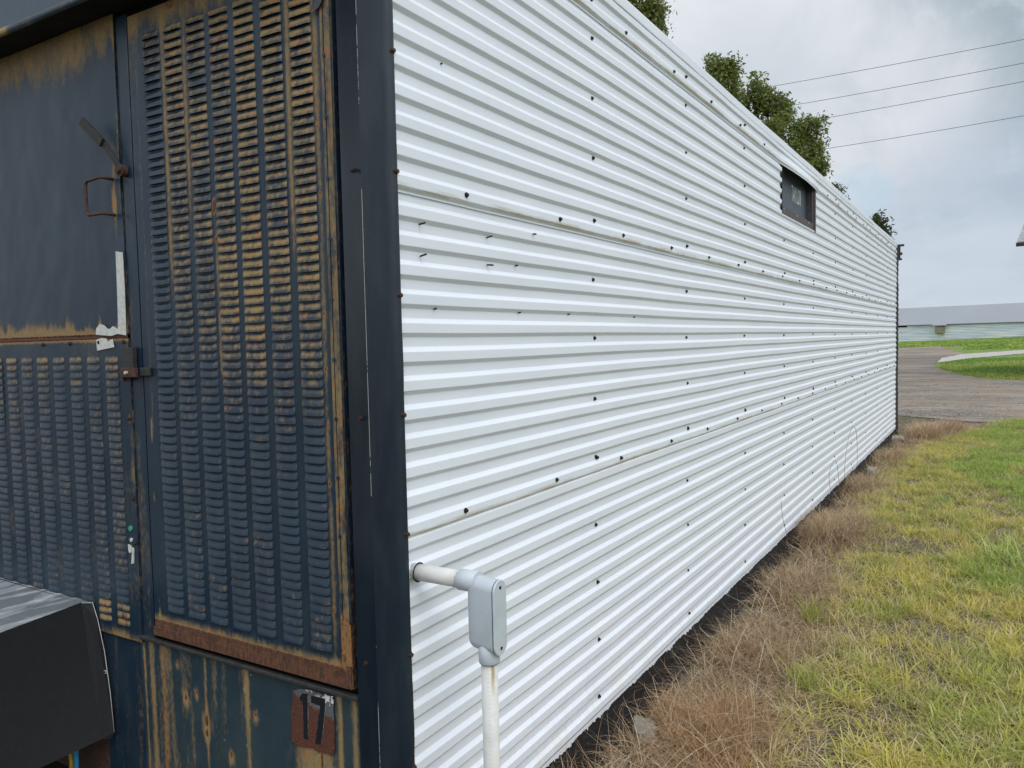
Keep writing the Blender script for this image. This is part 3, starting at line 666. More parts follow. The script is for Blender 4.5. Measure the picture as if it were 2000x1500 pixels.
# caulk tape remains
mb = MB(); tp = [(-1.2126, 1.834), (-1.1735, 1.8275), (-1.172, 1.70), (-1.1735, 1.6437), (-1.176, 1.549), (-1.2241, 1.555), (-1.26, 1.549), (-1.3509, 1.555), (-1.3484, 1.5761), (-1.325, 1.592), (-1.3016, 1.5872), (-1.28, 1.573), (-1.2641, 1.5745), (-1.25, 1.582), (-1.2191, 1.5701), (-1.2163, 1.6456), (-1.214, 1.74)]
mb.prism(tp, lambda a, b_, d_: (a, -.004-d_, b_), .0015); mb.prism([(-1.3518, 1.5368), (-1.3206, 1.5433), (-1.29, 1.540), (-1.285, 1.530), (-1.2547, 1.5384), (-1.2481, 1.5102), (-1.3489, 1.4992)], lambda a, b_, d_: (a, -.004-d_, b_), .0015)
mb.build('torn_tape', TAPE, C)
mb = MB(); mb.tube([(-1.206, 0, .885), (-1.206, -.006, .885)], .009, 12, smooth=False); mb.build('green_indicator_button', simple('green_plastic', (.06, .30, .20), .4, bmp=0), C)
mb = MB(); mb.tube([(-1.206, 0, .845), (-1.206, -.005, .845)], .007, 10, smooth=False); mb.build('white_rivet_cap', LETTER, C)
mb = MB(); mb.prism([(-1.221, .828), (-1.203, .824), (-1.204, .803), (-1.214, .798), (-1.220, .806)], lambda a, b_, d_: (a, -.003-d_, b_), .004); mb.prism([(-1.196, .820), (-1.190, .815), (-1.195, .765), (-1.205, .762)], lambda a, b_, d_: (a, -.003-d_, b_), .005)
mb.build('broken_hinge_scrap', TAPE, C)

# ------------------------------------------------------------------ conduit
K = thing('electrical_conduit', 'off-white electrical conduit with grey oval inspection elbow standing in front of the white wall', 'conduit', (.232, .045, -.1))
def rel(o): o.location = (-.232, -.045, .1); return o
def _pvc(t, b, o):
    p = t.n('ShaderNodeNewGeometry').outputs['Position']; X = t.sep(p); n = t.noise(p, 22, 5, .6)
    c = t.mix(t.ss(n, .35, .7), (.60, .605, .59), (.53, .525, .49))
    st = t.math('MULTIPLY', t.ss(t.math('ABSOLUTE', t.math('SUBTRACT', X[0], t.math('ADD', .246, t.math('MULTIPLY', n, .006)))), .004, .001), t.ss(X[2], .58, .66))
    c = t.mix(t.math('MULTIPLY', st, t.ss(X[1], .045, .035)), c, (.30, .23, .12))
    # ruler-like printed ticks up the front of the pipe
    tick = t.ss(t.math('ABSOLUTE', t.math('SUBTRACT', t.math('FRACT', t.math('MULTIPLY', X[2], 90)), .5)), .36, .42)
    on = t.math('MULTIPLY', t.math('MULTIPLY', t.ss(X[0], .236, .238), t.ss(X[0], .247, .245)), t.ss(X[1], .045, .04))
    c = t.mix(t.math('MULTIPLY', t.math('MULTIPLY', tick, on), .22), c, (.33, .33, .33))
    t.put(b.inputs['Base Color'], c); b.inputs['Roughness'].default_value = .42; bump(t, b, t.noise(p, 120, 3), .1, .001)
PVCM = mat('painted_pvc', _pvc)
mb = MB(); mb.tube([(-.04, .045, .883), (.06, .045, .883), (.150, .045, .883)], .0225, 28); rel(mb.build('horizontal_pipe', PVCM, K))
mb = MB(); mb.tube([(.232, .045, .690), (.232, .045, .3), (.234, .044, -.15)], .0215, 28); rel(mb.build('vertical_pipe', PVCM, K))
mb = MB(); mb.tube([(.146, .045, .883), (.148, .045, .883), (.205, .045, .883)], [.0255, .0275, .0275], 28); mb.tube([(.232, .045, .678), (.232, .045, .682), (.232, .045, .735)], [.0255, .0275, .0275], 28)
# body: stadium section lofted outward
def stad(w_, h_, n=14):
    r = w_/2; L_ = h_/2-r
    return [(r*math.cos(a), L_+r*math.sin(a)) for a in np.linspace(0, math.pi, n)]+[(r*math.cos(a), -L_+r*math.sin(a)) for a in np.linspace(math.pi, 2*math.pi, n)]
rings = [(.184, .040, .170), (.188, .048, .182), (.196, .054, .190), (.215, .056, .192), (.262, .058, .194)]
vs = []; n_ = 28
for x, w_, h_ in rings:
    zb = 0.008*(.262-x)/.078
    vs += [(x, .045+a, .800+zb+b_) for a, b_ in stad(w_, h_)]
fs = [(i*n_+k, i*n_+(k+1) % n_, (i+1)*n_+(k+1) % n_, (i+1)*n_+k) for i in range(len(rings)-1) for k in range(n_)]
mb.add(vs, fs, 0, True); mb.f.append(tuple(len(mb.v)-len(vs)+k for k in range(n_))); mb.mi.append(0); mb.sm.append(False)
rel(mb.build('elbow_body', BOXGREY, K))
mb = MB(); mb.prism(stad(.0565, .192), lambda a, b_, d_: (.262+d_, .045+a, .800+b_), .0022); rel(mb.build('gasket', DARK, K))
mb = MB(); vs = []
for x, s in ((.2645, 0), (.2675, 0), (.2695, .003)): vs += [(x, .045+a, .800+b_) for a, b_ in stad(.059-s, .195-s)]
mb.add(vs, [(i*n_+k, i*n_+(k+1) % n_, (i+1)*n_+(k+1) % n_, (i+1)*n_+k) for i in range(2) for k in range(n_)]+[tuple(2*n_+k for k in range(n_)), tuple(range(n_))[::-1]], 0, False)
cv = rel(mb.build('cover', BOXGREY, K))
for q in (.078, -.078):
    mb = MB(); mb.tube([(.2690, .045, .800+q), (.2712, .045, .800+q)], .0042, 12, smooth=False); s_ = mb.build('cover_screw', DKSCREW, cv)
mb = MB(); mb.tube([(.0105, .045, .883), (.0115, .045, .883)], [.027, .0262], 24); rel(mb.build('wall_hole_edge', TAR, K))

# ------------------------------------------------------------------ black hood and hoses
def _hood(t, b, o):
    p = t.n('ShaderNodeNewGeometry').outputs['Position']; n = t.noise(p, 55, 5, .6)
    t.put(b.inputs['Base Color'], t.mix(t.ss(n, .35, .7), (.018, .020, .023), (.022, .024, .028))); b.inputs['Roughness'].default_value = .6; b.inputs['Specular IOR Level'].default_value = .35; bump(t, b, n, .03, .001)
HOODM = mat('black_sheet_metal', _hood)
def _peel(t, b, o):
    p = t.n('ShaderNodeNewGeometry').outputs['Position']
    n = t.noise(t.scale(p, (3.4, .75, 1)), 5.5, 6, .6, .5); n2 = t.noise(p, 40, 4, .6)
    c = t.mix(t.ss(n, .49, .52), (.15, .165, .18), (.27, .295, .32)); c = t.mix(t.math('MULTIPLY', t.ss(n2, .55, .7), .4), c, (.30, .32, .35))
    c = t.mix(t.math('MULTIPLY', t.ss(n, .60, .62), .8), c, (.50, .53, .56))
    t.put(b.inputs['Base Color'], c); b.inputs['Roughness'].default_value = .4; bump(t, b, t.ss(n, .47, .50), .5, .002)
PEEL = mat('peeling_film', _peel)
H = thing('sheet_metal_hood', 'black sheet metal hood with peeling pale film on top, low on the navy end', 'hood', (-1.8, -.3, .1))
def relh(o): o.location = (1.8, .3, -.1); return o
T0, T1 = (-1.490, -.028, .586), (-1.330, -.62, .600); B0, B1 = (-1.405, -.030, .100), (-1.40, -.62, .095)
mb = MB(); n = 12
def quadgrid(a, b_, c, d, nu=10, nv=10, warp=0):
    a, b_, c, d = map(np.array, (a, b_, c, d)); u = np.linspace(0, 1, nu)[:, None, None]; v = np.linspace(0, 1, nv)[None, :, None]
    P = (a*(1-u)+b_*u)*(1-v)+(d*(1-u)+c*u)*v
    if warp: P[..., 0] += (fbm(P[..., 1]*5, P[..., 2]*5, 180)-.5)*warp
    return P
mb.grid(quadgrid(T1, T0, B0, B1, 20, 20, .006), smooth=True)
mb.grid(quadgrid(T1, B1, (-2.35, -.62, .09), (-2.35, -.62, .60), 4, 4)); mb.grid(quadgrid((-2.35, -.02, .586), (-2.35, -.62, .60), (-2.35, -.62, .09), (-2.35, -.02, .1), 3, 3))
relh(mb.build('side_skin', HOODM, H))
Fp = [T0, (-1.451, -.008, .586), (-1.425, -.007, .53), (-1.392, -.008, .42), (-1.372, -.006, .27), (-1.355, -.009, .130), (-1.372, -.010, .102), B0]
mb = MB(); mb.add(Fp+[(a, b_+.0015, c) for a, b_, c in Fp], [tuple(range(8)), tuple(range(15, 7, -1))]+[(i, i+8, (i+1) % 8+8, (i+1) % 8) for i in range(8)])
fo = relh(mb.build('mounting_flange', HOODM, H))
mb = MB(); mb.tube([(-1.389, -.010, .345), (-1.389, -.0115, .345)], .007, 14, smooth=False); mb.tube([(-1.389, -.0115, .345), (-1.389, -.0125, .345)], .0045, 14, 1, smooth=False); mb.build('flange_eyelet', [LETTER, DARK], fo)
mb = MB(); mb.tube([(T0[0]+.002, T0[1], T0[2]+.001), (-1.451, -.008, .5875), (-1.425, -.0075, .531), (-1.391, -.0085, .42), (-1.371, -.0065, .27), (-1.354, -.0095, .130)], .0011, 6); mb.build('bare_metal_edge', LETTER, fo)
mb = MB(); mb.grid(quadgrid((T1[0], T1[1], T1[2]+.002), (T0[0], T0[1], T0[2]+.002), (-2.35, -.012, .588), (-2.35, -.62, .602), 12, 12)); mb.grid(quadgrid((T0[0], T0[1], T0[2]+.002), (-1.452, -.006, .588), (-1.452, -.002, .588), (-2.35, -.002, .588), 3, 3))
relh(mb.build('top_sheet', PEEL, H))
HB = simple('blue_hose_plastic', (.05, .27, .52), .4, bmp=0); HY = simple('yellow_hose_plastic', (.55, .38, .03), .4, bmp=0)
def hose(name, lab, M_, pts, r, ribs=True):
    mb = MB(); P = []
    n = 60
    for i in range(n):
        t_ = i/(n-1)*(len(pts)-1); k = min(int(t_), len(pts)-2); u = t_-k; P.append(Vector(pts[k]).lerp(Vector(pts[k+1]), u))
    mb.tube(P, [r*(1+.08*(i % 2)) for i in range(n)], 12); o = mb.build(name, M_); tag(o, lab, 'hose', 'hoses under the black hood'); return o
hose('ribbed_hose', 'blue ribbed hose hanging below the black hood', HB, [(-1.452, -.09, .25), (-1.468, -.085, .08), (-1.483, -.08, -.02), (-1.50, -.08, -.10)], .0085)
hose('ribbed_hose', 'yellow hose beside the blue one below the black hood', HY, [(-1.56, -.07, .2), (-1.525, -.075, .05), (-1.508, -.08, .012), (-1.53, -.08, -.10)], .009)

# ------------------------------------------------------------------ far barn
def _rib(name, c1, c2, horiz, stain):
    def f(t, b, o):
        p = t.n('ShaderNodeNewGeometry').outputs['Position']; n = t.noise(t.scale(p, (.25, .25, 5)), 1.3, 5, .6)
        n2 = t.noise(t.scale(p, (.12, .12, 9)), 1.0, 4, .6)
        c = t.mix(t.ss(n, .4, .6), c1, c2); c = t.mix(t.math('MULTIPLY', t.ss(n2, .52, .62), stain), c, (.45, .38, .27))
        t.put(b.inputs['Base Color'], c); b.inputs['Roughness'].default_value = .85
    return mat(name, f)
BW = _rib('barn_curtain_wall', (.58, .68, .84), (.84, .84, .85), 1, .35); BR = simple('barn_roof_metal', (.285, .30, .335), .6, sc=.05, bmp=0, c2=(.265, .28, .31))
bl, brt = Vector((-11.4, 130.4)), Vector((4.5, 123.5)); bd = (brt-bl).normalized(); bn = Vector((-bd.y, bd.x))
BA = thing('livestock_barn', 'low long livestock barn with grey metal roof and streaked pale side, far across the gravel', 'barn', (bl.x, bl.y, .2))
def bp(s, d, z): v = bl+bd*s+bn*d; return (v.x-bl.x, v.y-bl.y, z-.2)
def strip(mb, s0, s1, d0, d1, z0a, z0b, z1a, z1b, n=40, mi=0):
    P = []
    for i in range(n+1):
        t_ = i/n; s = s0+(s1-s0)*t_; P.append([bp(s, d0, z0a+(z0b-z0a)*t_), bp(s, d1, z1a+(z1b-z1a)*t_)])
    mb.grid(np.array(P), mi)
mb = MB()
# corrugated side: horizontal ribs as real steps
zs_ = np.linspace(-.8, 2.72, 34); prof = [( .05*(k % 2), z) for k, z in enumerate(zs_)]
P = np.array([[bp(s, -d, z) for d, z in prof] for s in np.linspace(-60, 90, 60)]); mb.grid(P)
P = np.array([[bp(s, 12, z) for z in (-.8, 2.7)] for s in (-60, 90)]); mb.grid(P)
for s in (-60, 90): mb.add([bp(s, 0, -.8), bp(s, 12, -.8), bp(s, 12, 2.75), bp(s, 6, 5.3), bp(s, 0, 2.75)], [(0, 1, 2, 3, 4)])
mb.build('wall', BW, BA)
mb = MB(); strip(mb, -61, 91, -.35, 6, 2.68, 2.68, 5.38, 5.38); strip(mb, -61, 91, 6, 12.35, 5.38, 5.38, 2.68, 2.68); strip(mb, -61, 91, -.35, -.35, 2.68, 2.68, 2.60, 2.60)
rf = mb.build('roof', BR, BA)
mb = MB()
for s0_, s1_ in ((-30, 1.6), (17.6, 40)): strip(mb, s0_, s1_, -.06, -.06, 2.36, 2.36, 2.62, 2.62, 4)
strip(mb, 1.6, 17.6, -.08, -.08, 2.56, 2.56, 2.61, 2.61, 4)
mb.build('eave_vent_gap', DARK, BA)
mb = MB(); strip(mb, 5.6, 7.6, -.7, -.3, 2.52, 2.52, 2.72, 2.72, 2); strip(mb, 5.6, 7.6, -.7, -.7, 2.44, 2.44, 2.52, 2.52, 2); mb.build('fan_canopy', BR, BA)
mb = MB(); bx = [bp(6.0, -.6, 1.35), bp(7.1, -.6, 1.35), bp(7.1, -.6, 2.3), bp(6.0, -.6, 2.3), bp(6.0, 0, 1.25), bp(7.1, 0, 1.25), bp(7.1, 0, 2.4), bp(6.0, 0, 2.4)]
mb.add(bx, [(0, 1, 2, 3), (0, 4, 5, 1), (1, 5, 6, 2), (2, 6, 7, 3), (3, 7, 4, 0)]); mb.build('fan_box', simple('fan_housing', (.30, .27, .20), .7, sc=3, bmp=0, c2=(.2, .18, .13)), BA)

# ------------------------------------------------------------------ shed whose eave corner shows at the right
SH = thing('shed', 'shed whose grey roof corner with brown fascia just enters at the right edge', 'shed', (2.40, 29.1, 0))
ca, sa = math.cos(math.radians(-10)), math.sin(math.radians(-10))
def shp(u, v, z): return (-.51+u*ca-v*sa, .0+u*sa+v*ca, z)
# eave tip lies at (2.04, 29.1), height 4.62
mb = MB(); rz = lambda v: 4.38+v*math.tan(math.radians(29))
def slab(mb, pts, t_): 
    n_ = len(pts); mb.add(list(pts)+[(a, b_, c-t_) for a, b_, c in pts], [tuple(range(n_)), tuple(range(2*n_-1, n_-1, -1))]+[(i, i+n_, (i+1) % n_+n_, (i+1) % n_) for i in range(n_)])
slab(mb, [shp(0, 0, rz(0)), shp(16, 0, rz(0)), shp(16, 5, rz(5)), shp(0, 5, rz(5))], .03); slab(mb, [shp(0, 5, rz(5)), shp(16, 5, rz(5)), shp(16, 10, rz(0)), shp(0, 10, rz(0))], .03)
mb.build('roof', simple('galvanised_roof', (.34, .35, .36), .6, sc=4, bmp=0), SH)
mb = MB(); slab(mb, [shp(-.02, -.03, 4.345), shp(16, -.03, 4.345), shp(16, .02, 4.345), shp(-.02, .02, 4.345)], .12); mb.build('fascia', simple('brown_fascia', (.06, .03, .025), .7, sc=8, bmp=0), SH)
mb = MB(); v = [shp(u, q, z) for u in (.6, 15.4) for q in (.55, 9.45) for z in (-.6, 4.32)]
mb.add(v, [(0, 1, 3, 2), (4, 6, 7, 5), (0, 4, 5, 1), (2, 3, 7, 6)]); mb.add([shp(u, 5, 6.8) for u in (.6, 15.4)]+[shp(.6, .55, 4.32), shp(.6, 9.45, 4.32), shp(15.4, .55, 4.32), shp(15.4, 9.45, 4.32)], [(0, 2, 3), (1, 5, 4)])
mb.build('wall', simple('shed_siding', (.6, .6, .58), .6, sc=3, bmp=0), SH)

# ------------------------------------------------------------------ power lines
def at(u, v, dep): return CAM+(F+R2*((u-1000)/1546.6)-U2*((v-750)/1546.6))*dep   # only used to find where far things stand
WIRE = simple('weathered_wire', (.10, .105, .115), .6, bmp=0)
wires = [((1500, 170), (2000, 77), 'topmost overhead power line above the barn'), ((1540, 207), (2000, 123), 'second overhead power line from the top'),
         ((1500, 250), (2000, 159), 'third overhead power line, passing through the large tree'), ((1590, 294), (2000, 226), 'lowest overhead power line, ending at the tree crown')]
for i, (a, b_, lab) in enumerate(wires):
    A = at(*a, 30+i*.0); B = at(*b_, 25); d = (B-A); P0 = A-d*.45; P1 = B+d*1.6
    pts = []
    for k in range(41):
        t_ = k/40; p = P0.lerp(P1, t_); s_ = (t_*(2.05+1)-.45)     # param where 0..1 is the visible part
        sag = -.10*s_*(1-s_); p.z += sag; pts.append(p)
    mb = MB(); mb.tube(pts, .0085, 6); o = mb.build('power_line', WIRE); tag(o, lab, 'power line', 'power lines over the field')

# ------------------------------------------------------------------ trees
def _leaf(t, b, o):
    a = t.n('ShaderNodeAttribute', attribute_name='col')
    tr = t.n('ShaderNodeBsdfTranslucent'); t.put(tr.inputs[0], a.outputs[0]); mx = t.n('ShaderNodeMixShader'); mx.inputs[0].default_value = .35
    t.put(b.inputs['Base Color'], a.outputs[0]); b.inputs['Roughness'].default_value = .55; b.inputs['Specular IOR Level'].default_value = .3
    t.t.links.new(b.outputs[0], mx.inputs[1]); t.t.links.new(tr.outputs[0], mx.inputs[2]); t.t.links.new(mx.outputs[0], o.inputs[0])
LEAF = mat('leaf', _leaf); BLADE = mat('grass_blade', _leaf)
BARK = simple('bark', (.10, .085, .07), .9, sc=9, bmp=.8, bd=.02, c2=(.05, .042, .035))
def rawmesh(name, V, Fc, colr, material, loops=4):
    me = bpy.data.meshes.new(name); nv = len(V); nf = len(Fc)
    me.vertices.add(nv); me.vertices.foreach_set('co', V.astype(np.float32).ravel())
    me.loops.add(nf*loops); me.loops.foreach_set('vertex_index', Fc.astype(np.int32).ravel())
    me.polygons.add(nf); me.polygons.foreach_set('loop_start', np.arange(nf, dtype=np.int32)*loops); me.polygons.foreach_set('loop_total', np.full(nf, loops, np.int32))
    me.update(calc_edges=True)
    A = me.attributes.new('col', 'FLOAT_COLOR', 'POINT'); c = np.ones((nv, 4), np.float32); c[:, :3] = colr; A.data.foreach_set('color', c.ravel())
    me.materials.append(material); o = bpy.data.objects.new(name, me); COL.objects.link(o); return o
def leaves(pos, nrm_seed, size, cA, cB, rng, asp=.42, droop=.3):
    n = len(pos); d = rng.normal(size=(n, 3)); d[:, 2] -= droop; d /= np.linalg.norm(d, axis=1)[:, None]
    s = rng.normal(size=(n, 3)); s -= d*(s*d).sum(1)[:, None]; s /= np.linalg.norm(s, axis=1)[:, None]
    L_ = size*rng.uniform(.6, 1.3, n)[:, None]; W2 = L_*asp/2
    V = np.stack([pos, pos+d*L_*.45+s*W2, pos+d*L_, pos+d*L_*.45-s*W2], 1).reshape(-1, 3)
    t_ = rng.uniform(0, 1, n)[:, None]; c = np.array(cA)*(1-t_)+np.array(cB)*t_; c = np.repeat(c, 4, 0)
    return V, np.arange(n*4).reshape(-1, 4), c
def tree(name, label, base, clumps, nper, size, cA, cB, seed, trunk_r=.22, group=None, asp=.42):
    rng = np.random.default_rng(seed); T = thing(name, label, 'tree', base, group); b = Vector(base)
    mb = MB(); top = max(c[0][2] for c in clumps)
    mid = Vector((np.mean([c[0][0] for c in clumps]), np.mean([c[0][1] for c in clumps]), 0))
    fork = Vector((base[0]*.6+mid.x*.4, base[1]*.6+mid.y*.4, base[2]+(min(c[0][2] for c in clumps)-base[2])*.55))
    mb.tube([b-b+Vector((0, 0, -.3)), (fork-b)*.5+Vector((.08, .05, 0)), fork-b], [trunk_r*1.2, trunk_r*.9, trunk_r*.7], 12)
    mb.build('trunk', BARK, T); mb = MB(); pos = []
    zlo = min(c[0][2] for c in clumps); rr = trunk_r*4.2; clumps = list(clumps)
    for q in range(9):      # lower boughs of the crown
        f_ = rng.uniform(.15, .9); zc_ = fork.z*(1-f_)+zlo*f_-.3; a_ = q*2.4
        clumps.append(((fork.x*(1-f_)+mid.x*f_+math.cos(a_)*rr-.3*rr, fork.y*(1-f_)+mid.y*f_+math.sin(a_)*rr, zc_), (rr*.8, rr*.8, rr*.6)))
    for (c, r) in clumps:
        c = Vector(c); r = Vector(r) if isinstance(r, tuple) else Vector((r, r, r))
        j = Vector(rng.normal(size=3)*.25); m1 = fork.lerp(c, .5)+j+Vector((0, 0, .2))
        mb.tube([fork-b, m1-b, c-b, c+Vector((0, 0, r.z*.6))-b], [trunk_r*.38, trunk_r*.24, trunk_r*.12, .01], 7)
        for q in range(9):
            dd = Vector(rng.normal(size=3)); dd.normalize(); e = c+Vector((dd.x*r.x, dd.y*r.y, dd.z*r.z))*rng.uniform(.7, 1.08)
            st = m1.lerp(c, rng.uniform(.4, 1)); mb.tube([st-b, st.lerp(e, .5)-b+Vector((0, 0, .05)), e-b], [.022, .013, .005], 5)
            # leaf sprays along each twig
            for w_ in range(nper//9//14+1):
                t0 = rng.uniform(.35, 1.0); ctr = st.lerp(e, t0)+Vector(rng.normal(size=3)*.07)
                pos.append(np.array(ctr)+rng.normal(size=(14, 3))*np.array([.085, .085, .07]))
        nn = nper//3; d3 = rng.normal(size=(nn, 3)); d3 /= np.linalg.norm(d3, axis=1)[:, None]; rad = rng.uniform(.25, 1, nn)**.5
        pp = np.array(c)+d3*rad[:, None]*np.array(r)*.9; keep = vn(pp[:, 0]*3.1+pp[:, 1]*2.7, pp[:, 2]*3.3, seed) > .45; pos.append(pp[keep])
    mb.build('limbs', BARK, T)
    pos = np.concatenate(pos)-np.array(base); V, Fc, cc = leaves(pos, 0, size, cA, cB, rng, asp)
    o = rawmesh('crown', V, Fc, cc, LEAF); o.parent = T; return T
def cl(u, v, dep, r): return (tuple(at(u, v, dep)), r)
gA, gB = (.085, .125, .030), (.25, .28, .075)
tree('broadleaf_tree', 'large leafy tree rising behind the middle of the white wall, crossed by power lines', (-5.2, 21.5, -.1),
     [cl(1393, 125, 22, (.30, .4, .32)), cl(1425, 128, 22.2, (.18, .3, .14)), cl(1400, 165, 22, (.42, .4, .35)), cl(1440, 195, 22, (.5, .5, .45)), cl(1480, 165, 21.8, (.40, .4, .42)), cl(1500, 200, 22, (.45, .5, .4)),
      cl(1535, 208, 22.3, (.22, .3, .26)), cl(1525, 245, 22, (.6, .6, .45)), cl(1490, 245, 21.6, (.6, .6, .45)), cl(1580, 245, 22, (.40, .5, .34)), cl(1560, 285, 22, (.55, .6, .42)), cl(1592, 300, 22.2, (.32, .4, .42)),
      cl(1598, 328, 22, (.26, .4, .16)), cl(1545, 320, 21.8, (.6, .6, .4)), cl(1450, 260, 22, (.8, .8, .6)), cl(1400, 230, 22.5, (.8, .8, .7)), cl(1480, 330, 22, (1.2, 1.2, .9)), cl(1380, 300, 22.5, (1.2, 1.2, .9))],
     1000, .12, gA, gB, 5)
tree('broadleaf_tree', 'tree whose leafy branch tip shows above the wall at the top of the picture', (-6.4, 13.2, -.1),
     [cl(1262, 8, 15, (.30, .3, .28)), cl(1236, -12, 15, (.3, .3, .35)), cl(1284, 40, 15, (.15, .2, .24)), cl(1278, 10, 14.8, (.14, .2, .2)), cl(1215, -45, 15, (.5, .5, .45)), cl(1130, -60, 15.2, (.7, .7, .6)), cl(1040, -90, 15.2, (.8, .8, .6)), cl(960, -10, 15.4, (.8, .8, .6))],
     750, .085, (.10, .14, .035), (.24, .26, .075), 6, .16)
tree('young_tree', 'small tree top poking up right of the large tree, over the wall', (-4.1, 31.2, -.1), [cl(1633, 366, 30, (.13, .2, .20)), cl(1640, 388, 30, (.22, .3, .24)), cl(1650, 402, 30, (.2, .3, .2)), cl(1625, 400, 30, (.6, .6, .3))], 260, .11, (.06, .09, .028), (.14, .16, .05), 8, .1)
tree('young_tree', 'small sparse tree top at the far end of the wall, above its end corner', (-2.4, 27.6, -.1), [cl(1718, 428, 26, (.20, .3, .14)), cl(1708, 440, 26, (.3, .3, .18)), cl(1730, 455, 26, (.16, .25, .12)), cl(1700, 455, 26, (.35, .4, .2))], 130, .17, (.035, .055, .025), (.09, .11, .04), 9, .09, asp=.34)

# ------------------------------------------------------------------ ground vegetation
def deadedge(y):
    return np.interp(y, [-3, 1.0, 1.8, 2.45, 3.3, 4.5, 6, 8, 10.3, 12.3, 15], [.75, .66, .60, .60, .56, .45, .35, .28, .36, .75, 1.6])
def blades(n, region, hfun, wfun, colfun, rng, seg=3, lean=(.2, .9), curl=.6):
    x, y = region(n, rng); n = len(x); h = hfun(x, y, rng); wd = wfun(x, y, rng); z = hgt(x, y)-.006
    a = rng.uniform(0, 2*np.pi, n); ln = rng.uniform(*lean, n); cu = rng.uniform(0, curl, n); side = rng.normal(0, .25, n)
    dx, dy = np.cos(a), np.sin(a); wx, wy = -dy, dx
    lv = []
    for k in range(seg+1):
        t_ = k/seg; hor = h*(ln*t_+cu*t_*t_); ver = h*(t_*np.sqrt(np.clip(1-ln*ln*.6, .05, 1))-cu*.55*t_*t_*t_)
        cx_ = x+dx*hor+wx*side*h*t_*t_; cy_ = y+dy*hor+wy*side*h*t_*t_; cz = z+np.maximum(ver, .004)
        wk = wd*(1-t_**1.6*.92)/2
        lv.append(np.stack([cx_-wx*wk, cy_-wy*wk, cz], -1)); lv.append(np.stack([cx_+wx*wk, cy_+wy*wk, cz], -1))
    V = np.stack(lv, 1); m_ = 2*(seg+1)
    base_ = (np.arange(n)*m_)[:, None]; Fc = np.concatenate([base_+np.array([[2*k, 2*k+1, 2*k+3, 2*k+2]]) for k in range(seg)], 1).reshape(-1, 4)
    c = colfun(x, y, rng); c = np.repeat(c[:, None, :], m_, 1); tt = np.repeat(np.arange(seg+1)/seg, 2)[None, :, None]
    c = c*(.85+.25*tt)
    V[..., 0] = np.maximum(V[..., 0], .022+.0*V[..., 0])*(V[..., 1] > -.0)*(V[..., 1] < L)+V[..., 0]*(1-(V[..., 1] > 0)*(V[..., 1] < L))
    return V.reshape(-1, 3), Fc, c.reshape(-1, 3)
def join(parts):
    off = 0; Vs = []; Fs = []; Cs = []
    for V, Fc, c in parts: Vs.append(V); Fs.append(Fc+off); Cs.append(c); off += len(V)
    return np.concatenate(Vs), np.concatenate(Fs), np.concatenate(Cs)
cd = lambda x, y: np.hypot(x-CAM.x, y-CAM.y)
def reg(xlo, xhi, ylo, yhi, keepf, power=1.0):
    def f(n, rng):
        u = rng.uniform(0, 1, n); y = ylo+(yhi-ylo)*u**power; x = rng.uniform(xlo, xhi, n); k = keepf(x, y, rng); return x[k], y[k]
    return f
rng = np.random.default_rng(21)
edge_n = lambda x, y: deadedge(y)+(fbm(x*3, y*3, 201)-.5)*.45
bare = lambda x, y: np.exp(-((y-4.95)/.35)**2-((x-.75)/.55)**2)*1.1+np.exp(-((y-2.6)/.22)**2-((x-.95)/.14)**2)+np.exp(-((y-3.05)/.2)**2-((x-1.15)/.2)**2)+np.exp(-((y-2.1)/.25)**2-((x-.62)/.12)**2)*.8
# dead, lying stalks beside the wall
def deadcol(x, y, rng):
    t_ = rng.uniform(0, 1, len(x))[:, None]; k = fbm(x*4, y*4, 203)[:, None]
    c = np.array([.62, .455, .28])*(1-t_)+np.array([.20, .13, .08])*t_; red = (sst(k, .54, .68)*(.45+.55*sst(-y, -2.6, -1.6)[:, None]))
    c = c*(1-red)+np.array([.52, .29, .14])*red*(1-.35*t_)*.8+c*red*.2; pale = (rng.uniform(0, 1, len(x)) > .88)[:, None]
    return np.where(pale, np.array([.74, .66, .48]), c)
kd = lambda x, y, r: (x < edge_n(x, y)+r.normal(0, .05, len(x))) & (r.uniform(0, 1, len(x)) > .25*vn(x*5, y*5, 7)) & (x > .065+.11*vn(y*2.2, y*0, 19)*vn(y*9, y*0, 20)+r.exponential(.015, len(x)))
parts = [blades(85000, reg(-.0, 1.2, .2, 14.0, kd, 1.7), lambda x, y, r: r.uniform(.045, .125, len(x))*(.5+.7*vn(x*4, y*4, 9)), lambda x, y, r: r.uniform(.0018, .0042, len(x))*(1+cd(x, y)*.08), deadcol, rng, 4, (.85, 1.29), 1.0),
         blades(9000, reg(-.0, .9, .2, 13.0, kd, 1.5), lambda x, y, r: r.uniform(.14, .30, len(x)), lambda x, y, r: r.uniform(.0012, .0024, len(x))*(1+cd(x, y)*.1), deadcol, rng, 6, (.3, 1.1), 1.3)]
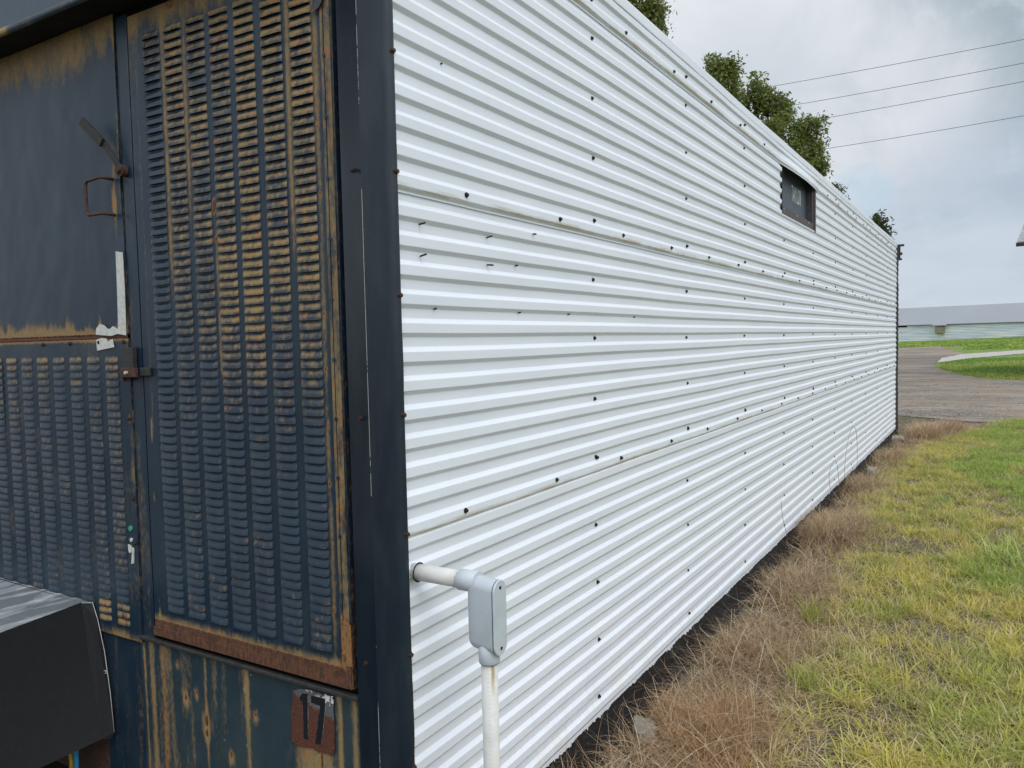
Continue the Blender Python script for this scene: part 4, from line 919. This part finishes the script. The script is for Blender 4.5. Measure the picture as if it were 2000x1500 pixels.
# tufts of dead bunch grass
for (tx, ty, hh, n_) in ((.36, 1.45, .15, 2600), (.22, 4.9, .26, 1800), (.30, 5.3, .20, 1200), (.20, 9.3, .2, 900), (.45, 11.9, .3, 1400), (.7, 12.8, .28, 1200), (.30, 2.4, .13, 1400), (.27, 3.5, .16, 1400), (.12, 7.2, .2, 900)):
    parts.append(blades(n_, (lambda n, r, tx=tx, ty=ty: (np.abs(r.normal(tx, .09, n)), r.normal(ty, .12+.01*ty, n))), lambda x, y, r, hh=hh: r.uniform(.5, 1.15, len(x))*hh, lambda x, y, r: r.uniform(.0013, .0028, len(x))*(1+cd(x, y)*.10), deadcol, rng, 5, (.1, .8), 1.2))
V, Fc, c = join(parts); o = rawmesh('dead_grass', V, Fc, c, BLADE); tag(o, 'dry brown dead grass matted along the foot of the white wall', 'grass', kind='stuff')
# yellow-green turf
def gcol(x, y, rng):
    n = len(x); t_ = rng.uniform(0, 1, n)[:, None]
    hue = sst(fbm(x*7, y*7, 215), .42, .62)[:, None]*.75; yel = (np.array([.66, .57, .13])*(1-t_)+np.array([.44, .42, .085])*t_)*(1-hue)+(np.array([.36, .42, .09])*(1-t_)+np.array([.22, .29, .06])*t_)*hue
    grn = np.array([.24, .34, .065])*(1-t_)+np.array([.38, .46, .10])*t_
    g_ = sst(fbm(x*1.6+4, y*.9, 210)+.42*(x-1.35)+.18*sst(y, 5, 9), .50, .72)[:, None]
    c = yel*(1-g_)+grn*g_
    tan = (rng.uniform(0, 1, n) < .16*(1-g_[:, 0])+.04+.35*sst(-x+edge_n(x, y), -.25, 0))[:, None]
    return np.where(tan, np.array([.64, .52, .30]), c)
kg = lambda x, y, r: (x > edge_n(x, y)-r.exponential(.07, len(x))) & (r.uniform(0, 1, len(x)) > bare(x, y)*.93) & (r.uniform(0, 1, len(x)) < .06+1.35*sst(fbm(x*5, y*5, 31), .36, .62))
vis = lambda x, y: (x < 1.5+.045*(y+1.6))
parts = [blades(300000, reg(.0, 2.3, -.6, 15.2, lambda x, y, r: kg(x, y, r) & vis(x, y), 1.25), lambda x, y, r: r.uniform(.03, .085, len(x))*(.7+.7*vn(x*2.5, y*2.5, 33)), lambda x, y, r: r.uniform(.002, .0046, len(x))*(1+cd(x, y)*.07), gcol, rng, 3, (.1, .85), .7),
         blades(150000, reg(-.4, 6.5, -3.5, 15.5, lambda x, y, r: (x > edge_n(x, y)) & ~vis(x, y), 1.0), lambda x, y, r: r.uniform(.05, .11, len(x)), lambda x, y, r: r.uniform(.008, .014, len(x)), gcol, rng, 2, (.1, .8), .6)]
for k in range(420):                                   # leafier clumps of broad yellow blades
    yy_ = .6+12.5*rng.uniform()**1.9; xx_ = rng.uniform(.45, 1.6+.04*yy_)
    if xx_ < float(deadedge(yy_))-.02 or float(bare(np.array(xx_), np.array(yy_))) > .5: continue
    parts.append(blades(int(rng.uniform(18, 55)), (lambda n, r, a=xx_, b_=yy_: (r.normal(a, .03, n), r.normal(b_, .035, n))), lambda x, y, r: r.uniform(.05, .125, len(x)), lambda x, y, r: r.uniform(.0045, .0085, len(x)), gcol, rng, 4, (.3, 1.2), .9))
straw = lambda x, y, r: np.array([.62, .50, .30])*(.55+.6*r.uniform(0, 1, len(x)))[:, None]
parts.append(blades(60000, reg(.2, 2.2, .2, 14.5, lambda x, y, r: (x > edge_n(x, y)-.05) & vis(x, y), 1.5), lambda x, y, r: r.uniform(.03, .10, len(x)), lambda x, y, r: r.uniform(.0014, .003, len(x))*(1+cd(x, y)*.08), straw, rng, 3, (.9, 1.29), .9))
fargrass = lambda x, y, r: (np.array([.17, .30, .05])*(1-(q := sst(fbm(x*.7, y*.35, 240), .4, .65)[:, None]))+np.array([.36, .40, .09])*q)*(.75+.5*r.uniform(0, 1, len(x)))[:, None]
def isle(x, y, r):
    e = np.interp(y, [28.6, 31, 36.3, 41, 43, 50, 57, 63], [1.9, .5, -.5, -1.0, -1.0, .45, 3.2, 4.5]); n_ = (fbm(x*1.5, y*.7, 241)-.5)*.5
    return (x > e+n_) & (y < 49.5+.0*x) & (x < 3.2+.03*y)
parts.append(blades(26000, reg(-1.4, 5, 28.3, 57, isle, 1.0), lambda x, y, r: r.uniform(.05, .14, len(x)), lambda x, y, r: r.uniform(.02, .045, len(x)), fargrass, rng, 2, (.2, 1.0), .6))
parts.append(blades(22000, reg(-9, 9, 66, 118, lambda x, y, r: (y > 79+(fbm(x*.5, y*.3, 243)-.5)*6) | (x > -.8), 1.0), lambda x, y, r: r.uniform(.08, .2, len(x)), lambda x, y, r: r.uniform(.05, .12, len(x)), fargrass, rng, 2, (.2, 1.0), .6))
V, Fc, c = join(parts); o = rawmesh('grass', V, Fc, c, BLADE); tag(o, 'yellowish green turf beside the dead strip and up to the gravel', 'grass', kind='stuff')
# loose stones on the gravel
n = 20000; sx = rng.uniform(-3.5, 4.5, n); sy = 14.9+14*rng.uniform(0, 1, n)**1.3; k = (sx < .6+.065*sy) & (sx > -.09*sy+.4) & (fbm(sx*.5, sy*1.1, 250)+.35*rng.uniform(0, 1, n) > .70)
sx, sy = sx[k], sy[k]; n = len(sx); sz = hgt(sx, sy)+.014; rs = .006+.016*rng.uniform(0, 1, n)**2.5
o6 = np.array([[1, 0, 0], [0, 1, 0], [-1, 0, 0], [0, -1, 0], [0, 0, .7], [0, 0, -.5]]); V = np.stack([sx, sy, sz], -1)[:, None, :]+o6[None]*rs[:, None, None]*rng.uniform(.6, 1.4, (n, 6, 1))
Fc = (np.arange(n)*6)[:, None, None]+np.array([[0, 1, 4], [1, 2, 4], [2, 3, 4], [3, 0, 4], [1, 0, 5], [2, 1, 5], [3, 2, 5], [0, 3, 5]])[None]
g_ = rng.uniform(.13, .42, n)[:, None]*np.array([1.0, .95, .88]); def_mat = mat('stone', lambda t, b, o: (t.put(b.inputs['Base Color'], t.n('ShaderNodeAttribute', attribute_name='col').outputs[0]), setattr(b.inputs['Roughness'], 'default_value', .9)))
o = rawmesh('loose_stones', V.reshape(-1, 3), Fc.reshape(-1, 3), np.repeat(g_, 6, 0), def_mat, 3); tag(o, 'loose grey stones scattered over the gravel road', 'stones', kind='stuff')
# single weeds
def weed(name, label, x, y, n, h, w_, cA, cB, seed, lean=(.05, .6), curl=.5, group=None, spread=.02):
    r = np.random.default_rng(seed)
    V, Fc, c = blades(n, lambda n, rr: (rr.normal(x, spread, n), rr.normal(y, spread, n)), lambda a, b_, rr: rr.uniform(.55, 1.1, n)*h, lambda a, b_, rr: rr.uniform(.7, 1.2, n)*w_,
                      lambda a, b_, rr: np.array(cA)+(np.array(cB)-np.array(cA))*rr.uniform(0, 1, n)[:, None], r, 6, lean, curl)
    z0 = float(hgt(x, y)); V = V-np.array([x, y, z0]); o = rawmesh(name, V, Fc, c, BLADE); o.location = (x, y, z0); tag(o, label, 'weed', group); return o
weed('grass_tuft', 'bright green long-bladed grass tuft at the right edge of the turf', 1.42, 4.80, 90, .24, .008, (.34, .46, .11), (.48, .56, .17), 31, lean=(.3, 1.1), spread=.09)
weed('grass_tuft', 'yellow green upright tuft where the dead strip meets the turf, near the middle', .47, 2.95, 60, .20, .006, (.38, .40, .08), (.30, .36, .07), 32, spread=.035)
weed('grass_tuft', 'tall pale yellow tuft beside the dark bare patch', .50, 5.35, 34, .26, .006, (.40, .40, .12), (.45, .42, .16), 33, spread=.03)
weed('grass_tuft', 'light green leafy tuft with drooping blades, lower middle of the turf', .62, 2.05, 70, .17, .0075, (.34, .38, .10), (.42, .42, .12), 34, spread=.04)
weed('grass_tuft', 'small green weed growing against the black base rail', .04, 9.9, 40, .13, .008, (.13, .26, .05), (.2, .3, .06), 35, spread=.03)
STALK = simple('dry_stalk', (.20, .16, .11), .8, bmp=0)
def stalk(label, pts, r=.0017):
    P = []; n = len(pts)
    for i in range(n-1):
        p0, p1, p2, p3 = (Vector(pts[max(i-1, 0)]), Vector(pts[i]), Vector(pts[i+1]), Vector(pts[min(i+2, n-1)]))
        for k in range(6):
            t_ = k/6; P.append(.5*((2*p1)+(p2-p0)*t_+(2*p0-5*p1+4*p2-p3)*t_*t_+(3*p1-p0-3*p2+p3)*t_**3))
    P.append(Vector(pts[-1])); mb = MB(); mb.tube(P, r, 6); o = mb.build('wiry_stalk', STALK); tag(o, label, 'dry stalk', 'dry stalks bending against the wall')
stalk('thin dry stalk curled into a small loop against the white wall', [(.06, 6.55, -.1), (.05, 6.50, .10), (.05, 6.40, .26), (.05, 6.24, .32), (.05, 6.05, .28), (.05, 5.98, .18), (.05, 6.05, .08)])
stalk('tall thin dry stalk arching over beside the looped one', [(.06, 6.85, -.1), (.05, 6.85, .15), (.05, 7.05, .40), (.05, 7.35, .52), (.05, 7.6, .46), (.06, 7.62, .3), (.07, 7.55, .05)])
stalk('short bent dry stalk against the wall, nearest of the three', [(.05, 4.35, -.1), (.04, 4.3, .05), (.03, 4.22, .2), (.03, 4.18, .32)], .0016)
# broken concrete pieces
CONC = simple('weathered_concrete', (.27, .245, .20), .9, sc=25, bmp=.9, bd=.006, c2=(.22, .20, .16))
def chunk(label, x, y, sx, sy, sz, rot, seed):
    import bmesh
    bm = bmesh.new(); bmesh.ops.create_icosphere(bm, subdivisions=3, radius=1); r = random.Random(seed); ph = [r.uniform(0, 9) for _ in range(3)]
    for v in bm.verts:
        q = v.co; k = 1+.22*math.sin(q.x*3+ph[0])*math.sin(q.y*3.3+ph[1])+.12*math.sin(q.z*5+ph[2]+q.x*4); v.co = Vector((max(-.8, min(.8, q.x*k))*sx, max(-.75, min(.75, q.y*k))*sy, max(-.6, min(.55, q.z*k))*sz))
    me = bpy.data.meshes.new('concrete_chunk'); bm.to_mesh(me); bm.free(); me.materials.append(CONC)
    o = bpy.data.objects.new('concrete_chunk', me); COL.objects.link(o); o.location = (x, y, float(hgt(x, y))+sz*.35); o.rotation_euler = (r.uniform(-.1, .1), r.uniform(-.1, .1), rot); tag(o, label, 'concrete piece', 'broken concrete along the wall')
chunk('flat grey concrete piece half buried in dead grass, nearest the camera', .140, 1.30, .055, .11, .055, .5, 1)
chunk('long pale concrete piece lying near the black base rail, midway along the wall', .15, 8.1, .06, .35, .09, .05, 2)
chunk('small pale concrete piece at the far corner of the wall', .12, 11.2, .10, .22, .09, .1, 3)
